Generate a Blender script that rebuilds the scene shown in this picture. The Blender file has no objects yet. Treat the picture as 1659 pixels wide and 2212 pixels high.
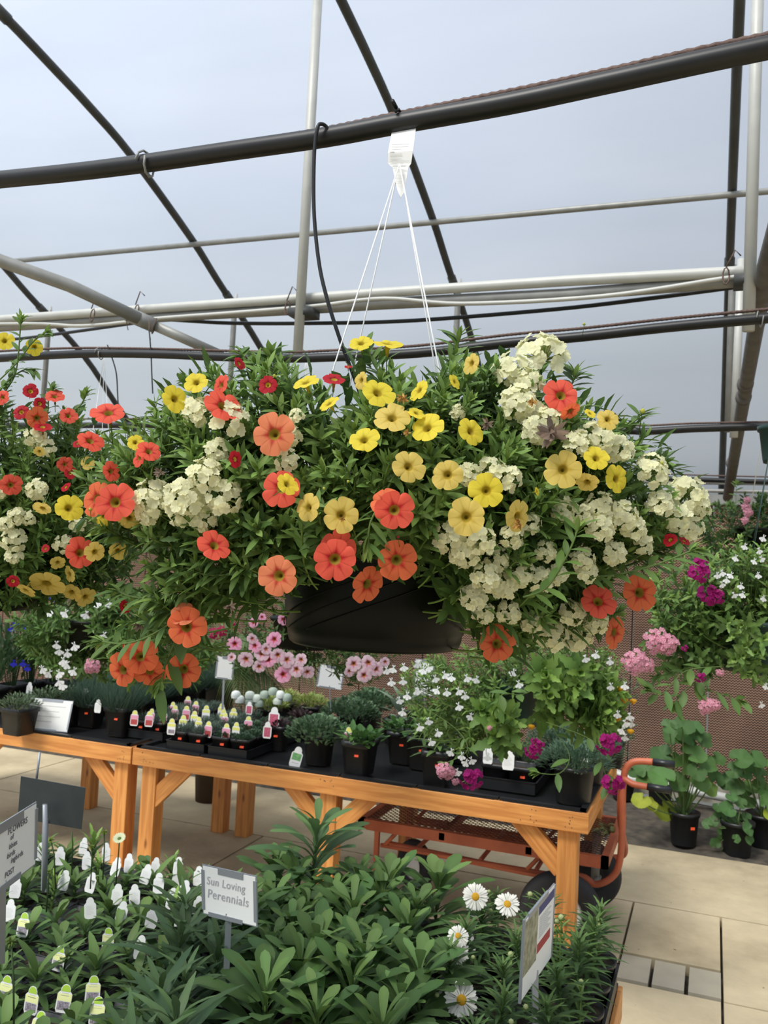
import bpy, math, random
from mathutils import Vector as V, Matrix, Quaternion
random.seed(11)
R_=random.random
def U(a,b): return a+(b-a)*random.random()
col=bpy.context.scene.collection
sc=bpy.context.scene
# ------------------------------------------------------------------ camera frame
FP=1904.0; H=1.83; SKYB=1.7; SUNE=4.4
yaw,pit,rol=[math.radians(a) for a in (20.68,3.13,2.87)]
cy,sy,cp,sp=math.cos(yaw),math.sin(yaw),math.cos(pit),math.sin(pit)
CF=V((-sy*cp,cy*cp,sp)); _R=V((cy,sy,0)); _U=_R.cross(CF)
CR=_R*math.cos(rol)+_U*math.sin(rol); CU=_U*math.cos(rol)-_R*math.sin(rol)
CAM=V((0,0,H))
def ray(x,y): return CF+CR*((x-829.5)/FP)-CU*((y-1106)/FP)
def D(x,y,d): return CAM+ray(x,y)*d
def onX(x,y,v): r=ray(x,y); return CAM+r*(v/r.x)
def onY(x,y,v): r=ray(x,y); return CAM+r*(v/r.y)
def onZ(x,y,v): r=ray(x,y); return CAM+r*((v-H)/r.z)
def px(p):
    q=V(p)-CAM; d=q.dot(CF); return 829.5+FP*q.dot(CR)/d, 1106-FP*q.dot(CU)/d, d
cam=bpy.data.cameras.new('camera'); co=bpy.data.objects.new('camera',cam); col.objects.link(co)
co.matrix_world=Matrix(((CR.x,CU.x,-CF.x,0),(CR.y,CU.y,-CF.y,0),(CR.z,CU.z,-CF.z,H),(0,0,0,1)))
cam.sensor_fit='HORIZONTAL'; cam.sensor_width=36; cam.lens=36*FP/1659; cam.clip_start=.05; cam.clip_end=200
cam.dof.use_dof=True; cam.dof.focus_distance=1.25; cam.dof.aperture_fstop=19
sc.camera=co
# ------------------------------------------------------------------ materials
def srgb(r,g,b):
    f=lambda c:(c/255/12.92) if c<=10.3 else ((c/255+.055)/1.055)**2.4
    return (f(r),f(g),f(b))
def nt(name):
    m=bpy.data.materials.new(name); m.use_nodes=True; t=m.node_tree; b=t.nodes['Principled BSDF']; return m,t,b
def mat(name,c,rough=.6,metal=0,spec=.5,noise=0,nscale=20,c2=None,bump=0):
    m,t,b=nt(name); b.inputs['Base Color'].default_value=(*c,1); b.inputs['Roughness'].default_value=rough
    b.inputs['Metallic'].default_value=metal; b.inputs['Specular IOR Level'].default_value=spec
    if noise or c2:
        tc=t.nodes.new('ShaderNodeTexCoord'); n=t.nodes.new('ShaderNodeTexNoise'); n.inputs['Scale'].default_value=nscale; n.inputs['Detail'].default_value=6
        t.links.new(tc.outputs['Object'],n.inputs['Vector'])
        r=t.nodes.new('ShaderNodeValToRGB'); r.color_ramp.elements[0].position=.5-.2; r.color_ramp.elements[1].position=.5+.2
        r.color_ramp.elements[0].color=(*(c2 or tuple(x*(1-noise) for x in c)),1); r.color_ramp.elements[1].color=(*c,1)
        t.links.new(n.outputs['Fac'],r.inputs['Fac']); t.links.new(r.outputs['Color'],b.inputs['Base Color'])
        if bump:
            bp=t.nodes.new('ShaderNodeBump'); bp.inputs['Strength'].default_value=bump; bp.inputs['Distance'].default_value=.01
            t.links.new(n.outputs['Fac'],bp.inputs['Height']); t.links.new(bp.outputs['Normal'],b.inputs['Normal'])
    return m
def vmat(name,rough=.5,spec=.35,tr=.3,trgain=1.0):
    m,t,b=nt(name); a=t.nodes.new('ShaderNodeAttribute'); a.attribute_name='Col'
    b.inputs['Roughness'].default_value=rough; b.inputs['Specular IOR Level'].default_value=spec
    t.links.new(a.outputs['Color'],b.inputs['Base Color'])
    if tr:
        tl=t.nodes.new('ShaderNodeBsdfTranslucent'); mx=t.nodes.new('ShaderNodeMixShader'); mx.inputs[0].default_value=tr
        t.links.new(a.outputs['Color'],tl.inputs['Color']); t.links.new(b.outputs[0],mx.inputs[1]); t.links.new(tl.outputs[0],mx.inputs[2])
        t.links.new(mx.outputs[0],t.nodes['Material Output'].inputs['Surface'])
    return m
M={}
M['leaf']=vmat('leaf',.5,.26,.30); M['petal']=vmat('petal',.6,.2,.42); M['plain']=vmat('painted',.6,.3,0)
M['black']=mat('black_plastic',(.012,.013,.014),.42,spec=.35)
M['blackpot']=mat('black_pot',(.014,.015,.016),.38,spec=.4,noise=.3,nscale=60)
M['basket']=mat('basket_plastic',(.005,.006,.004),.38,spec=.12)
M['green']=mat('green_pot',(.008,.035,.028),.45)
M['soil']=mat('soil',(.02,.014,.009),.95,c2=(.05,.035,.022),nscale=150,bump=.6)
M['pipe']=mat('dark_pipe',(.010,.010,.010),.42,metal=0,spec=.42,noise=.5,nscale=12)
M['rust']=mat('rusty_bar',(.16,.10,.08),.75,metal=.2,c2=(.09,.055,.045),nscale=90,bump=.4)
M['galv']=mat('galvanised',(.30,.30,.28),.5,metal=.3,noise=.2,nscale=15)
M['galvl']=mat('pale_galvanised',(.50,.50,.46),.5,metal=.1,noise=.1,nscale=15)
M['brace']=mat('weathered_pipe',(.13,.12,.105),.6,noise=.35,nscale=20)
M['rib']=mat('rib_steel',(.075,.078,.074),.55,metal=.3,noise=.3,nscale=8)
M['white']=mat('white_plastic',(.82,.82,.80),.4)
M['paper']=mat('paper',(.86,.86,.83),.7)
M['ink']=mat('ink',(.09,.09,.11),.7); M['pencil']=mat('pencil_ink',(.42,.42,.44),.7); M['print']=mat('small_print',(.5,.5,.48),.8)
M['signback']=mat('sign_metal',(.12,.135,.14),.5,metal=.4,noise=.2); M['signgrey']=mat('sign_frame',(.33,.35,.38),.45,metal=.4)
M['orange']=mat('cart_paint',srgb(200,108,72),.5,c2=srgb(165,84,56),nscale=7,noise=.2)
M['cartdeck']=mat('cart_deck_paint',srgb(110,66,48),.6,c2=srgb(70,45,35),nscale=20)
M['rubber']=mat('rubber',(.02,.02,.022),.7,noise=.3); M['grip']=mat('grip_rubber',(.012,.013,.015),.35)
M['sticker']=mat('price_sticker',srgb(255,88,45),.5)
M['pinkp']=mat('tag_pink',srgb(222,150,175),.6); M['redp']=mat('tag_red',srgb(196,72,66),.6,c2=srgb(150,60,70),nscale=300)
M['yelp']=mat('tag_yellow',srgb(226,224,120),.6); M['paleyel']=mat('tag_pale_yellow',srgb(238,240,170),.6); M['limep']=mat('tag_lime',srgb(170,205,70),.6)
M['darkp']=mat('tag_dark',srgb(70,66,78),.6,c2=srgb(190,180,190),nscale=250); M['greenp']=mat('tag_green',srgb(80,140,80),.6,c2=srgb(140,190,130),nscale=200)
M['magp']=mat('tag_magenta',srgb(170,60,95),.6,c2=srgb(205,110,130),nscale=250)
M['blue']=mat('sign_blue',srgb(62,66,120),.6); M['redsign']=mat('sign_red',srgb(165,55,60),.6); M['photo']=mat('sign_photo',srgb(178,176,150),.6,c2=srgb(110,112,86),nscale=60)
M['dead']=vmat('dry_petal',.8,.1,.2)
M['stone']=mat('paver_stone',srgb(176,167,146),.85,noise=.12,nscale=9,bump=.2)
M['kerb']=mat('kerb_block',srgb(165,160,145),.9,c2=srgb(105,100,88),nscale=8)
M['dirt']=mat('dirt',srgb(52,48,42),.95,c2=srgb(92,84,72),nscale=14,bump=.8)
def wood():
    m,t,b=nt('stained_wood'); N=t.nodes.new; L=t.links.new
    tc=N('ShaderNodeTexCoord'); mp=N('ShaderNodeMapping'); mp.inputs['Scale'].default_value=(1.6,22,22); L(tc.outputs['Object'],mp.inputs['Vector'])
    oi=N('ShaderNodeObjectInfo'); L(oi.outputs['Random'],mp.inputs['Location'])
    n=N('ShaderNodeTexNoise'); n.inputs['Scale'].default_value=2.2; n.inputs['Detail'].default_value=5; n.inputs['Distortion'].default_value=.6; L(mp.outputs[0],n.inputs['Vector'])
    r=N('ShaderNodeValToRGB'); e=r.color_ramp.elements; e[0].position=.35;e[0].color=(*srgb(226,158,86),1); e[1].position=.62; e[1].color=(*srgb(198,128,64),1); L(n.outputs['Fac'],r.inputs['Fac'])
    mp2=N('ShaderNodeMapping'); mp2.inputs['Scale'].default_value=(3.2,9,9); L(tc.outputs['Object'],mp2.inputs['Vector'])
    v=N('ShaderNodeTexVoronoi'); v.inputs['Scale'].default_value=1; L(mp2.outputs[0],v.inputs['Vector'])
    k=N('ShaderNodeValToRGB'); k.color_ramp.elements[0].position=.05; k.color_ramp.elements[0].color=(.25,.12,.05,1); k.color_ramp.elements[1].position=.12; k.color_ramp.elements[1].color=(1,1,1,1); L(v.outputs['Distance'],k.inputs['Fac'])
    mx=N('ShaderNodeMixRGB'); mx.blend_type='MULTIPLY'; mx.inputs[0].default_value=.75; L(r.outputs[0],mx.inputs[1]); L(k.outputs[0],mx.inputs[2]); L(mx.outputs[0],b.inputs['Base Color'])
    b.inputs['Roughness'].default_value=.5; return m
M['wood']=wood()
def concrete():
    m,t,b=nt('concrete'); N=t.nodes.new; L=t.links.new
    tc=N('ShaderNodeTexCoord'); n=N('ShaderNodeTexNoise'); n.inputs['Scale'].default_value=.9; n.inputs['Detail'].default_value=8; n.inputs['Roughness'].default_value=.65; L(tc.outputs['Object'],n.inputs['Vector'])
    r=N('ShaderNodeValToRGB'); e=r.color_ramp.elements; e[0].position=.35;e[0].color=(*srgb(160,145,116),1); e[1].position=.62; e[1].color=(*srgb(206,189,154),1); L(n.outputs['Fac'],r.inputs['Fac'])
    n2=N('ShaderNodeTexNoise'); n2.inputs['Scale'].default_value=26; n2.inputs['Detail'].default_value=3; L(tc.outputs['Object'],n2.inputs['Vector'])
    k=N('ShaderNodeValToRGB'); k.color_ramp.elements[0].position=.245; k.color_ramp.elements[0].color=(.25,.22,.2,1); k.color_ramp.elements[1].position=.27; k.color_ramp.elements[1].color=(1,1,1,1); L(n2.outputs['Fac'],k.inputs['Fac'])
    mx=N('ShaderNodeMixRGB'); mx.blend_type='MULTIPLY'; mx.inputs[0].default_value=.9; L(r.outputs[0],mx.inputs[1]); L(k.outputs[0],mx.inputs[2]); L(mx.outputs[0],b.inputs['Base Color'])
    b.inputs['Roughness'].default_value=.85
    bp=N('ShaderNodeBump'); bp.inputs['Strength'].default_value=.25; bp.inputs['Distance'].default_value=.01; L(n2.outputs['Fac'],bp.inputs['Height']); L(bp.outputs[0],b.inputs['Normal']); return m
M['conc']=concrete()
def pads():
    m,t,b=nt('cooling_pad'); N=t.nodes.new; L=t.links.new
    tc=N('ShaderNodeTexCoord'); mp=N('ShaderNodeMapping'); mp.inputs['Scale'].default_value=(1,1,1); L(tc.outputs['Object'],mp.inputs['Vector'])
    s=N('ShaderNodeSeparateXYZ'); L(mp.outputs[0],s.inputs[0])
    def sin(src,f,ph=None):
        a=N('ShaderNodeMath'); a.operation='MULTIPLY'; a.inputs[1].default_value=f; L(src,a.inputs[0]); o=a.outputs[0]
        if ph is not None:
            q=N('ShaderNodeMath'); q.operation='ADD'; L(o,q.inputs[0]); L(ph,q.inputs[1]); o=q.outputs[0]
        c=N('ShaderNodeMath'); c.operation='SINE'; L(o,c.inputs[0]); return c.outputs[0]
    vx=sin(s.outputs['X'],260.0)
    w=N('ShaderNodeMath'); w.operation='MULTIPLY'; w.inputs[1].default_value=1.7; L(vx,w.inputs[0])
    vz=sin(s.outputs['Z'],300.0,w.outputs[0])
    n=N('ShaderNodeTexNoise'); n.inputs['Scale'].default_value=1.7; n.inputs['Detail'].default_value=5; L(tc.outputs['Object'],n.inputs['Vector'])
    ad=N('ShaderNodeMath'); ad.operation='MULTIPLY_ADD'; ad.inputs[1].default_value=.5; ad.inputs[2].default_value=.5; L(vz,ad.inputs[0])
    r=N('ShaderNodeValToRGB'); e=r.color_ramp.elements; e[0].position=.3; e[0].color=(*srgb(70,50,42),1); e[1].position=.85; e[1].color=(*srgb(160,128,106),1); L(ad.outputs[0],r.inputs['Fac'])
    r2=N('ShaderNodeValToRGB'); e=r2.color_ramp.elements; e[0].position=.35; e[0].color=(.75,.72,.7,1); e[1].position=.65; e[1].color=(1.15,1.12,1.08,1); L(n.outputs['Fac'],r2.inputs['Fac'])
    mx=N('ShaderNodeMixRGB'); mx.blend_type='MULTIPLY'; mx.inputs[0].default_value=1; L(r.outputs[0],mx.inputs[1]); L(r2.outputs[0],mx.inputs[2])
    L(mx.outputs[0],b.inputs['Base Color']); b.inputs['Roughness'].default_value=.9
    bp=N('ShaderNodeBump'); bp.inputs['Strength'].default_value=.6; bp.inputs['Distance'].default_value=.01; L(vz,bp.inputs['Height']); L(bp.outputs[0],b.inputs['Normal']); return m
M['pad']=pads()
def film():
    m,t,b=nt('greenhouse_film'); N=t.nodes.new; L=t.links.new; t.nodes.remove(b)
    tc=N('ShaderNodeTexCoord'); mp=N('ShaderNodeMapping'); mp.inputs['Scale'].default_value=(.5,1.6,1.6); L(tc.outputs['Object'],mp.inputs['Vector'])
    n=N('ShaderNodeTexNoise'); n.inputs['Scale'].default_value=1.0; n.inputs['Detail'].default_value=4; L(mp.outputs[0],n.inputs['Vector'])
    r=N('ShaderNodeValToRGB'); e=r.color_ramp.elements; e[0].position=.3; e[0].color=(.86,.88,.92,1); e[1].position=.7; e[1].color=(.94,.95,.97,1); L(n.outputs['Fac'],r.inputs['Fac'])
    tp=N('ShaderNodeBsdfTransparent'); tl=N('ShaderNodeBsdfTranslucent'); df=N('ShaderNodeBsdfDiffuse')
    for q in (tp,tl,df): L(r.outputs[0],q.inputs[0])
    a=N('ShaderNodeMixShader'); a.inputs[0].default_value=.25; L(tl.outputs[0],a.inputs[1]); L(df.outputs[0],a.inputs[2])
    c=N('ShaderNodeMixShader'); c.inputs[0].default_value=.26; L(tp.outputs[0],c.inputs[1]); L(a.outputs[0],c.inputs[2])
    L(c.outputs[0],t.nodes['Material Output'].inputs['Surface']); return m
M['film']=film()
# ------------------------------------------------------------------ mesh builder
class MB:
    def __init__(s): s.v=[];s.f=[];s.c=[];s.m=[]
    def add(s,vs,fs,c=(1,1,1),mi=0,cs=None):
        o=len(s.v); s.v+=[tuple(p) for p in vs]; s.f+=[tuple(i+o for i in f) for f in fs]; s.m+=[mi]*len(fs)
        s.c+=cs if cs else [c]*len(vs)
    def box(s,lo,hi,c=(1,1,1),mi=0,mx=None):
        x0,y0,z0=lo;x1,y1,z1=hi
        vs=[V(p) for p in ((x0,y0,z0),(x1,y0,z0),(x1,y1,z0),(x0,y1,z0),(x0,y0,z1),(x1,y0,z1),(x1,y1,z1),(x0,y1,z1))]
        if mx: vs=[mx@p for p in vs]
        s.add(vs,[(0,3,2,1),(4,5,6,7),(0,1,5,4),(1,2,6,5),(2,3,7,6),(3,0,4,7)],c,mi)
    def tube(s,pts,r,n=8,c=(1,1,1),mi=0,cap=True):
        pts=[V(p) for p in pts]; rs=r if isinstance(r,(list,tuple)) else [r]*len(pts)
        vs=[];fs=[]; up=None
        for i,p in enumerate(pts):
            t=(pts[min(i+1,len(pts)-1)]-pts[max(i-1,0)]).normalized()
            if up is None:
                up=V((0,0,1)) if abs(t.z)<.9 else V((0,1,0))
            a=t.cross(up); a=a.normalized() if a.length>1e-6 else V((1,0,0)); b=a.cross(t); up=b
            for k in range(n):
                q=2*math.pi*k/n; vs.append(p+(a*math.cos(q)+b*math.sin(q))*rs[i])
        for i in range(len(pts)-1):
            for k in range(n):
                k2=(k+1)%n; fs.append((i*n+k,i*n+k2,(i+1)*n+k2,(i+1)*n+k))
        if cap: fs.append(tuple(range(n-1,-1,-1))); o=(len(pts)-1)*n; fs.append(tuple(range(o,o+n)))
        s.add(vs,fs,c,mi)
    def lathe(s,prof,n=32,c=(1,1,1),mi=0,o=(0,0,0),sq=0,ang=0):
        vs=[];fs=[]
        for r,z in prof:
            for k in range(n):
                q=2*math.pi*k/n; x,y=math.cos(q),math.sin(q)
                if sq:
                    e=1/max(abs(x),abs(y)); e=1+(e-1)*sq; x*=e;y*=e
                vs.append((o[0]+r*(x*math.cos(ang)-y*math.sin(ang)),o[1]+r*(x*math.sin(ang)+y*math.cos(ang)),o[2]+z))
        for i in range(len(prof)-1):
            for k in range(n):
                k2=(k+1)%n; fs.append((i*n+k,i*n+k2,(i+1)*n+k2,(i+1)*n+k))
        s.add(vs,fs,c,mi)
    def mesh(s,name,mats,off=None,smooth=True):
        me=bpy.data.meshes.new(name)
        vs=s.v if off is None else [(a-off[0],b-off[1],c-off[2]) for a,b,c in s.v]
        me.from_pydata(vs,[],s.f)
        for m in mats: me.materials.append(m)
        me.polygons.foreach_set('material_index',s.m); me.polygons.foreach_set('use_smooth',[smooth]*len(s.f))
        at=me.color_attributes.new('Col','FLOAT_COLOR','POINT')
        fl=[]
        for c in s.c: fl+=[c[0],c[1],c[2],1.0]
        at.data.foreach_set('color',fl); me.update(); return me
    def build(s,name,mats,parent=None,smooth=True,loc=None):
        mats=mats if isinstance(mats,(list,tuple)) else [mats]
        off=parent.location if parent is not None else loc
        me=s.mesh(name,mats,off,smooth); o=bpy.data.objects.new(name,me); col.objects.link(o)
        if parent is not None: o.parent=parent
        elif loc is not None: o.location=loc
        return o
def tag(o,label=None,cat=None,group=None,kind=None):
    if label: o['label']=label
    if cat: o['category']=cat
    if group: o['group']=group
    if kind: o['kind']=kind
    return o
def thing(name,loc,label,cat,group=None):
    o=bpy.data.objects.new(name,None); o.location=loc; o.empty_display_size=.05; col.objects.link(o); return tag(o,label,cat,group)
def inst(name,me,parent,loc,rot=None,scale=1):
    o=bpy.data.objects.new(name,me); o.parent=parent; o.location=V(loc)-parent.location if parent is not None else V(loc)
    if rot is not None: o.rotation_mode='QUATERNION'; o.rotation_quaternion=rot
    o.scale=(scale,)*3 if not isinstance(scale,(tuple,list)) else scale; col.objects.link(o); return o
def local(name,me,parent,loc=(0,0,0),rz=0,scale=1):
    o=bpy.data.objects.new(name,me); o.parent=parent; o.location=loc; o.rotation_euler=(0,0,rz); o.scale=(scale,)*3; col.objects.link(o); return o
def face(tx=0,ty=0,spin=None):
    d=(-CF+CR*tx+CU*ty).normalized(); q=d.to_track_quat('Z','Y')
    return q@Quaternion((0,0,1),U(0,6.28) if spin is None else spin)
ORD=['first','second','third','fourth','fifth','sixth','seventh','eighth','ninth','tenth','eleventh','twelfth','thirteenth','fourteenth','fifteenth','sixteenth','seventeenth','eighteenth','nineteenth','twentieth']
def ordn(i): return ORD[i] if i<20 else 'twenty-'+ORD[i-20] if i<29 else str(i+1)+'th'
# ------------------------------------------------------------------ leaves
def lance(t): return math.sin(math.pi*min(1,t*.92+.04))**.8*(1-.15*t)
def obov(t): return (.22+.78*math.sin(math.pi*max(0,t-.18)/.82*.5)**1.2)*(1 if t<.8 else math.sqrt(max(0,1-((t-.8)/.2)**2)))
def strap(t): return (1-t)**.5 if t>.5 else .75
def blade(t): return 1-t*.85
PROF={'lance':lance,'obov':obov,'strap':strap,'blade':blade}
def leaf(mb,p,d,n,L,W,c,prof='lance',bend=.25,fold=.25,seg=4,tooth=0):
    d=d.normalized(); s=d.cross(n)
    if s.length<1e-4: s=d.cross(V((.3,.5,.8)))
    s.normalize(); n=s.cross(d).normalized()
    f=PROF[prof]; vs=[];cs=[]
    for i in range(seg+1):
        t=i/seg if prof!='obov' else 1-(1-i/seg)**1.45; w=W*.5*f(t)
        if i==seg: w=W*.04
        if tooth and i<seg: w*=1 if i%2 else 1-tooth
        q=p+d*(L*t*(1-.12*bend*t))-n*(bend*L*t*t)
        a=n*(fold*w); vs+=[q-s*w+a,q,q+s*w+a]
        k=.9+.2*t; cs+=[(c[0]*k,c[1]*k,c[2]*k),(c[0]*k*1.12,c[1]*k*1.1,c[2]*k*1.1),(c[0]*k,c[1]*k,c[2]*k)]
    fs=[]
    for i in range(seg):
        o=3*i; fs+=[(o,o+1,o+4,o+3),(o+1,o+2,o+5,o+4)]
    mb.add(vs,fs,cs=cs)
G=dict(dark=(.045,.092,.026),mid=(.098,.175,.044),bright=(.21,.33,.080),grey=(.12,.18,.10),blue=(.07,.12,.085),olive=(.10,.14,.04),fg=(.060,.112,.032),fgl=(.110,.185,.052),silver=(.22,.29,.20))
def vary(c,a=.25,b=None):
    if b: 
        t=R_(); c=tuple(x*(1-t)+y*t for x,y in zip(c,b))
    k=U(1-a,1+a); return (c[0]*k*U(.93,1.07),c[1]*k,c[2]*k*U(.9,1.1))
def rv(): 
    while True:
        v=V((U(-1,1),U(-1,1),U(-1,1)))
        if .05<v.length<1: return v.normalized()
def bez(a,b,c,n): return [a*(1-t)**2+b*2*t*(1-t)+c*t*t for t in [i/n for i in range(n+1)]]
def shoot(mb,base,tip,tan,nl,L,W,c1,c2,prof='lance',tooth=0,seg=4,start=.35,stem=.0012,open_=1.0,rosette=6):
    ctrl=tip-tan*((tip-base).length*.5); pts=bez(base,ctrl,tip,7)
    mb.tube(pts,[stem*1.3]*7+[stem*.7],4,c=vary(c2,.1),cap=False)
    ph=U(0,6.28)
    for i in range(nl):
        t=start+(1-start)*(i/(nl-1))**.85 if nl>1 else 1; k=min(6.999,t*7); j=int(k); p=pts[j].lerp(pts[j+1],k-j); ax=(pts[j+1]-pts[j]).normalized()
        a=ax.cross(V((.2,.3,.93))).normalized(); b=ax.cross(a); ang=ph+i*2.4
        r=a*math.cos(ang)+b*math.sin(ang); op=open_*(1.25-.55*t)
        d=(ax*(.75)+r*op+rv()*.18).normalized()
        young=max(0,(t-.6)*2.5)*.7; c=tuple(x*(1-young)+y*young for x,y in zip(c1,c2))
        sz=(1-.3*max(0,(t-.7)/.3))*U(.8,1.15)
        leaf(mb,p,d,ax,L*sz,W*sz,vary(c,.22),prof,bend=U(.05,.35),seg=seg,tooth=tooth)
    for i in range(rosette):
        ang=ph+i*2.1; ax=tan.normalized(); a=ax.cross(V((.2,.3,.93))).normalized(); b=ax.cross(a); r=a*math.cos(ang)+b*math.sin(ang)
        leaf(mb,tip,(ax+r*.35).normalized(),ax,L*.55*U(.7,1),W*.6,vary(c2,.12),prof,bend=.05,seg=3)
# ------------------------------------------------------------------ flower prototypes
def petunia(seed,edge,throat,vein,center,mid=None):
    random.seed(seed); mb=MB(); n=100; rings=[0,.07,.12,.16,.22,.3,.4,.52,.65,.78,.9,1.0]
    ph=[U(-.5,.5) for _ in range(5)]; sz=[U(.9,1.08) for _ in range(5)]; vs=[];cs=[];fs=[]
    for r in rings:
        for k in range(n):
            th=2*math.pi*k/n; pet=(th/(2*math.pi)*5); pi=int(pet)%5; u=pet-int(pet)  # 0..1 across petal
            notch=(abs(2*u-1))**6; rr=r*(1-(.20*notch)*(r**2))*(1+(sz[pi]-1)*(1-notch)*r); tipn=.015*math.exp(-((u-.5)/.07)**2)*r**3; rr-=tipn
            z=-.42*(1-min(1,r/.34))**1.3+.05*(r-.3)-(.16*max(0,r-.55)**1.5)+.035*r*r*math.sin(2*math.pi*u*1+ph[pi])*ph[pi]*2+.05*r**3*math.sin(th*2+ph[0]*6)+.03*r**4*math.sin(th*7+ph[1]*9)-.03*notch*r
            vs.append((rr*math.cos(th),rr*math.sin(th),z))
            star=.33+.20*math.exp(-((u-.5)/.2)**2); a=.95*max(0,min(1,(star+.10-r)/.24)); c=[edge[i]*(1-a)+throat[i]*a for i in range(3)]
            vm=max(math.exp(-((u-.5)/.018)**2),.55*math.exp(-((u-.27)/.016)**2),.55*math.exp(-((u-.73)/.016)**2),.8*math.exp(-(min(u,1-u)/.02)**2))*max(0,1-max(0,r-.6)/.42)*.55
            c=[c[i]*(1-vm)+vein[i]*vm for i in range(3)]
            if r<.23: c=[x*(.8 if r<.1 else 1.5) for x in center]
            cs.append(tuple(c))
    for i in range(len(rings)-1):
        for k in range(n):
            k2=(k+1)%n; fs.append((i*n+k,i*n+k2,(i+1)*n+k2,(i+1)*n+k))
    mb.add(vs,fs,cs=cs)
    pe=tuple(.5*edge[i]+.5*center[i] for i in range(3))
    mb.lathe([(.34,-.035),(.2,-.2),(.13,-.45),(.085,-.8),(.06,-.95)],12,c=pe)
    gc=(.12,.22,.05); mb.lathe([(.05,-1.15),(.1,-1.05),(.1,-.9),(.07,-.8)],8,c=gc,mi=1)
    for k in range(5):
        a=k*1.257; d=V((math.cos(a)*.5,math.sin(a)*.5,1)); leaf(mb,V((0,0,-.98)),d,V((math.cos(a),math.sin(a),0)),.5,.1,gc,seg=3)
    mb.tube([(0,0,-1.1),(.03,.02,-1.6),(.1,.02,-2.2)],.035,5,c=gc,mi=1)
    me=mb.mesh('petunia_flower',[M['petal'],M['leaf']]); return me
o_edge=(.78,.150,.045)
def vars_(c): return [petunia(100+i*7+int(c[0][0]*100),*c) for i in range(3)]
PET={
 'o':vars_(((.85,.185,.072),(.52,.022,.018),(.38,.02,.014),(.20,.16,.02))),   # orange
 'c':vars_(((.85,.125,.075),(.50,.012,.02),(.36,.01,.014),(.24,.17,.02))),   # coral
 'p':vars_(((.85,.26,.12),(.52,.04,.025),(.45,.04,.02),(.24,.18,.02))),    # peach
 'r':vars_(((.50,.018,.03),(.22,.004,.01),(.20,.004,.01),(.45,.33,.03))),    # crimson
 'y':vars_(((.85,.68,.06),(.62,.48,.03),(.60,.46,.03),(.30,.22,.015))),       # yellow
 'b':vars_(((.80,.60,.15),(.60,.42,.06),(.52,.36,.05),(.28,.20,.02))),        # buff yellow
 'k':vars_(((.74,.36,.50),(.55,.05,.18),(.60,.12,.30),(.30,.06,.03))),        # pink
 'w':vars_(((.72,.52,.58),(.50,.10,.20),(.62,.30,.40),(.30,.12,.03))),        # pale pink
}
def floret(mb,o,q,r,c,notch=.2,ruf=.16,star=None):
    n=30; vs=[(0,0,-.05)]; cs=[tuple(x*.93 for x in c)]; ph=U(0,6); pz=[U(-.16,.2) for _ in range(5)]; ps_=[U(.85,1.12) for _ in range(5)]
    for ri,rad in ((0,.4),(1,.75),(2,1.0)):
        for k in range(n):
            th=2*math.pi*k/n; u=(k%6)/6+1/12
            R1=rad*ps_[k//6]*(1-.30*abs(2*u-1)**3*(rad)-notch*.8*math.exp(-((u-.5)/.13)**2)*rad**4)
            vs.append((R1*math.cos(th),R1*math.sin(th),.02+pz[k//6]*rad*rad+.07*rad*rad*math.sin(th*8+ph)+.1*rad*math.sin(th*2+ph)))
            cc=c if ri else tuple(x*.95 for x in c)
            if star: 
                m=math.exp(-((u-.5)/.16)**2)*(1.1-rad*.6); cc=tuple(c[i]*(1-min(1,m))+star[i]*min(1,m) for i in range(3))
            cs.append(cc)
    fs=[(0,1+k,1+(k+1)%n) for k in range(n)]
    for ri in range(2):
        a=1+ri*n
        for k in range(n): fs.append((a+k,a+n+k,a+n+(k+1)%n,a+(k+1)%n))
    mb.add([o+q@(V(p)*r) for p in vs],fs,cs=cs)
def verbena(seed,c=(.90,.885,.58),n=23,fr=.33,flat=.75,star=None,sp=1.0):
    random.seed(seed); mb=MB()
    for i in range(n):
        t=(i+.5)/n; th=math.acos(1-t*1.05*sp); ph=i*2.4+U(-.3,.3)
        d=V((math.sin(th)*math.cos(ph),math.sin(th)*math.sin(ph),math.cos(th))); p=V((d.x*.82,d.y*.82,(d.z-.5)*flat))+rv()*.11
        q=(d+V((0,0,.35))+rv()*.3).normalized().to_track_quat('Z','Y')@Quaternion((0,0,1),U(0,6.28))
        k=U(.88,1.04); floret(mb,p,q,fr*U(.85,1.1),tuple(x*k for x in c),star=star)
        mb.tube([p-d*.13,V((d.x*.2,d.y*.2,-.55*flat))],.03,4,c=(.45,.5,.2))
    for i in range(14):
        d=rv(); d.z=abs(d.z)*.6; leaf(mb,V((0,0,-.5*flat)),d,V((0,0,1)),.55,.1,(.1,.18,.05),seg=2)
    mb.tube([(0,0,-.5*flat),(0,.03,-1.3)],.05,5,c=(.1,.18,.05))
    return mb.mesh('verbena_cluster',[M['petal']])
VERB=[verbena(7),verbena(8,n=18,fr=.36),verbena(9,n=26,fr=.31)]
VPNK=verbena(21,(.78,.42,.50),n=18,fr=.34,star=(.52,.02,.14)); VMAG=verbena(22,(.42,.016,.20),n=14,fr=.40,flat=.6,sp=.95,star=(.20,.004,.06)); VRED=verbena(23,(.40,.02,.09),n=16,fr=.3)
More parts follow.
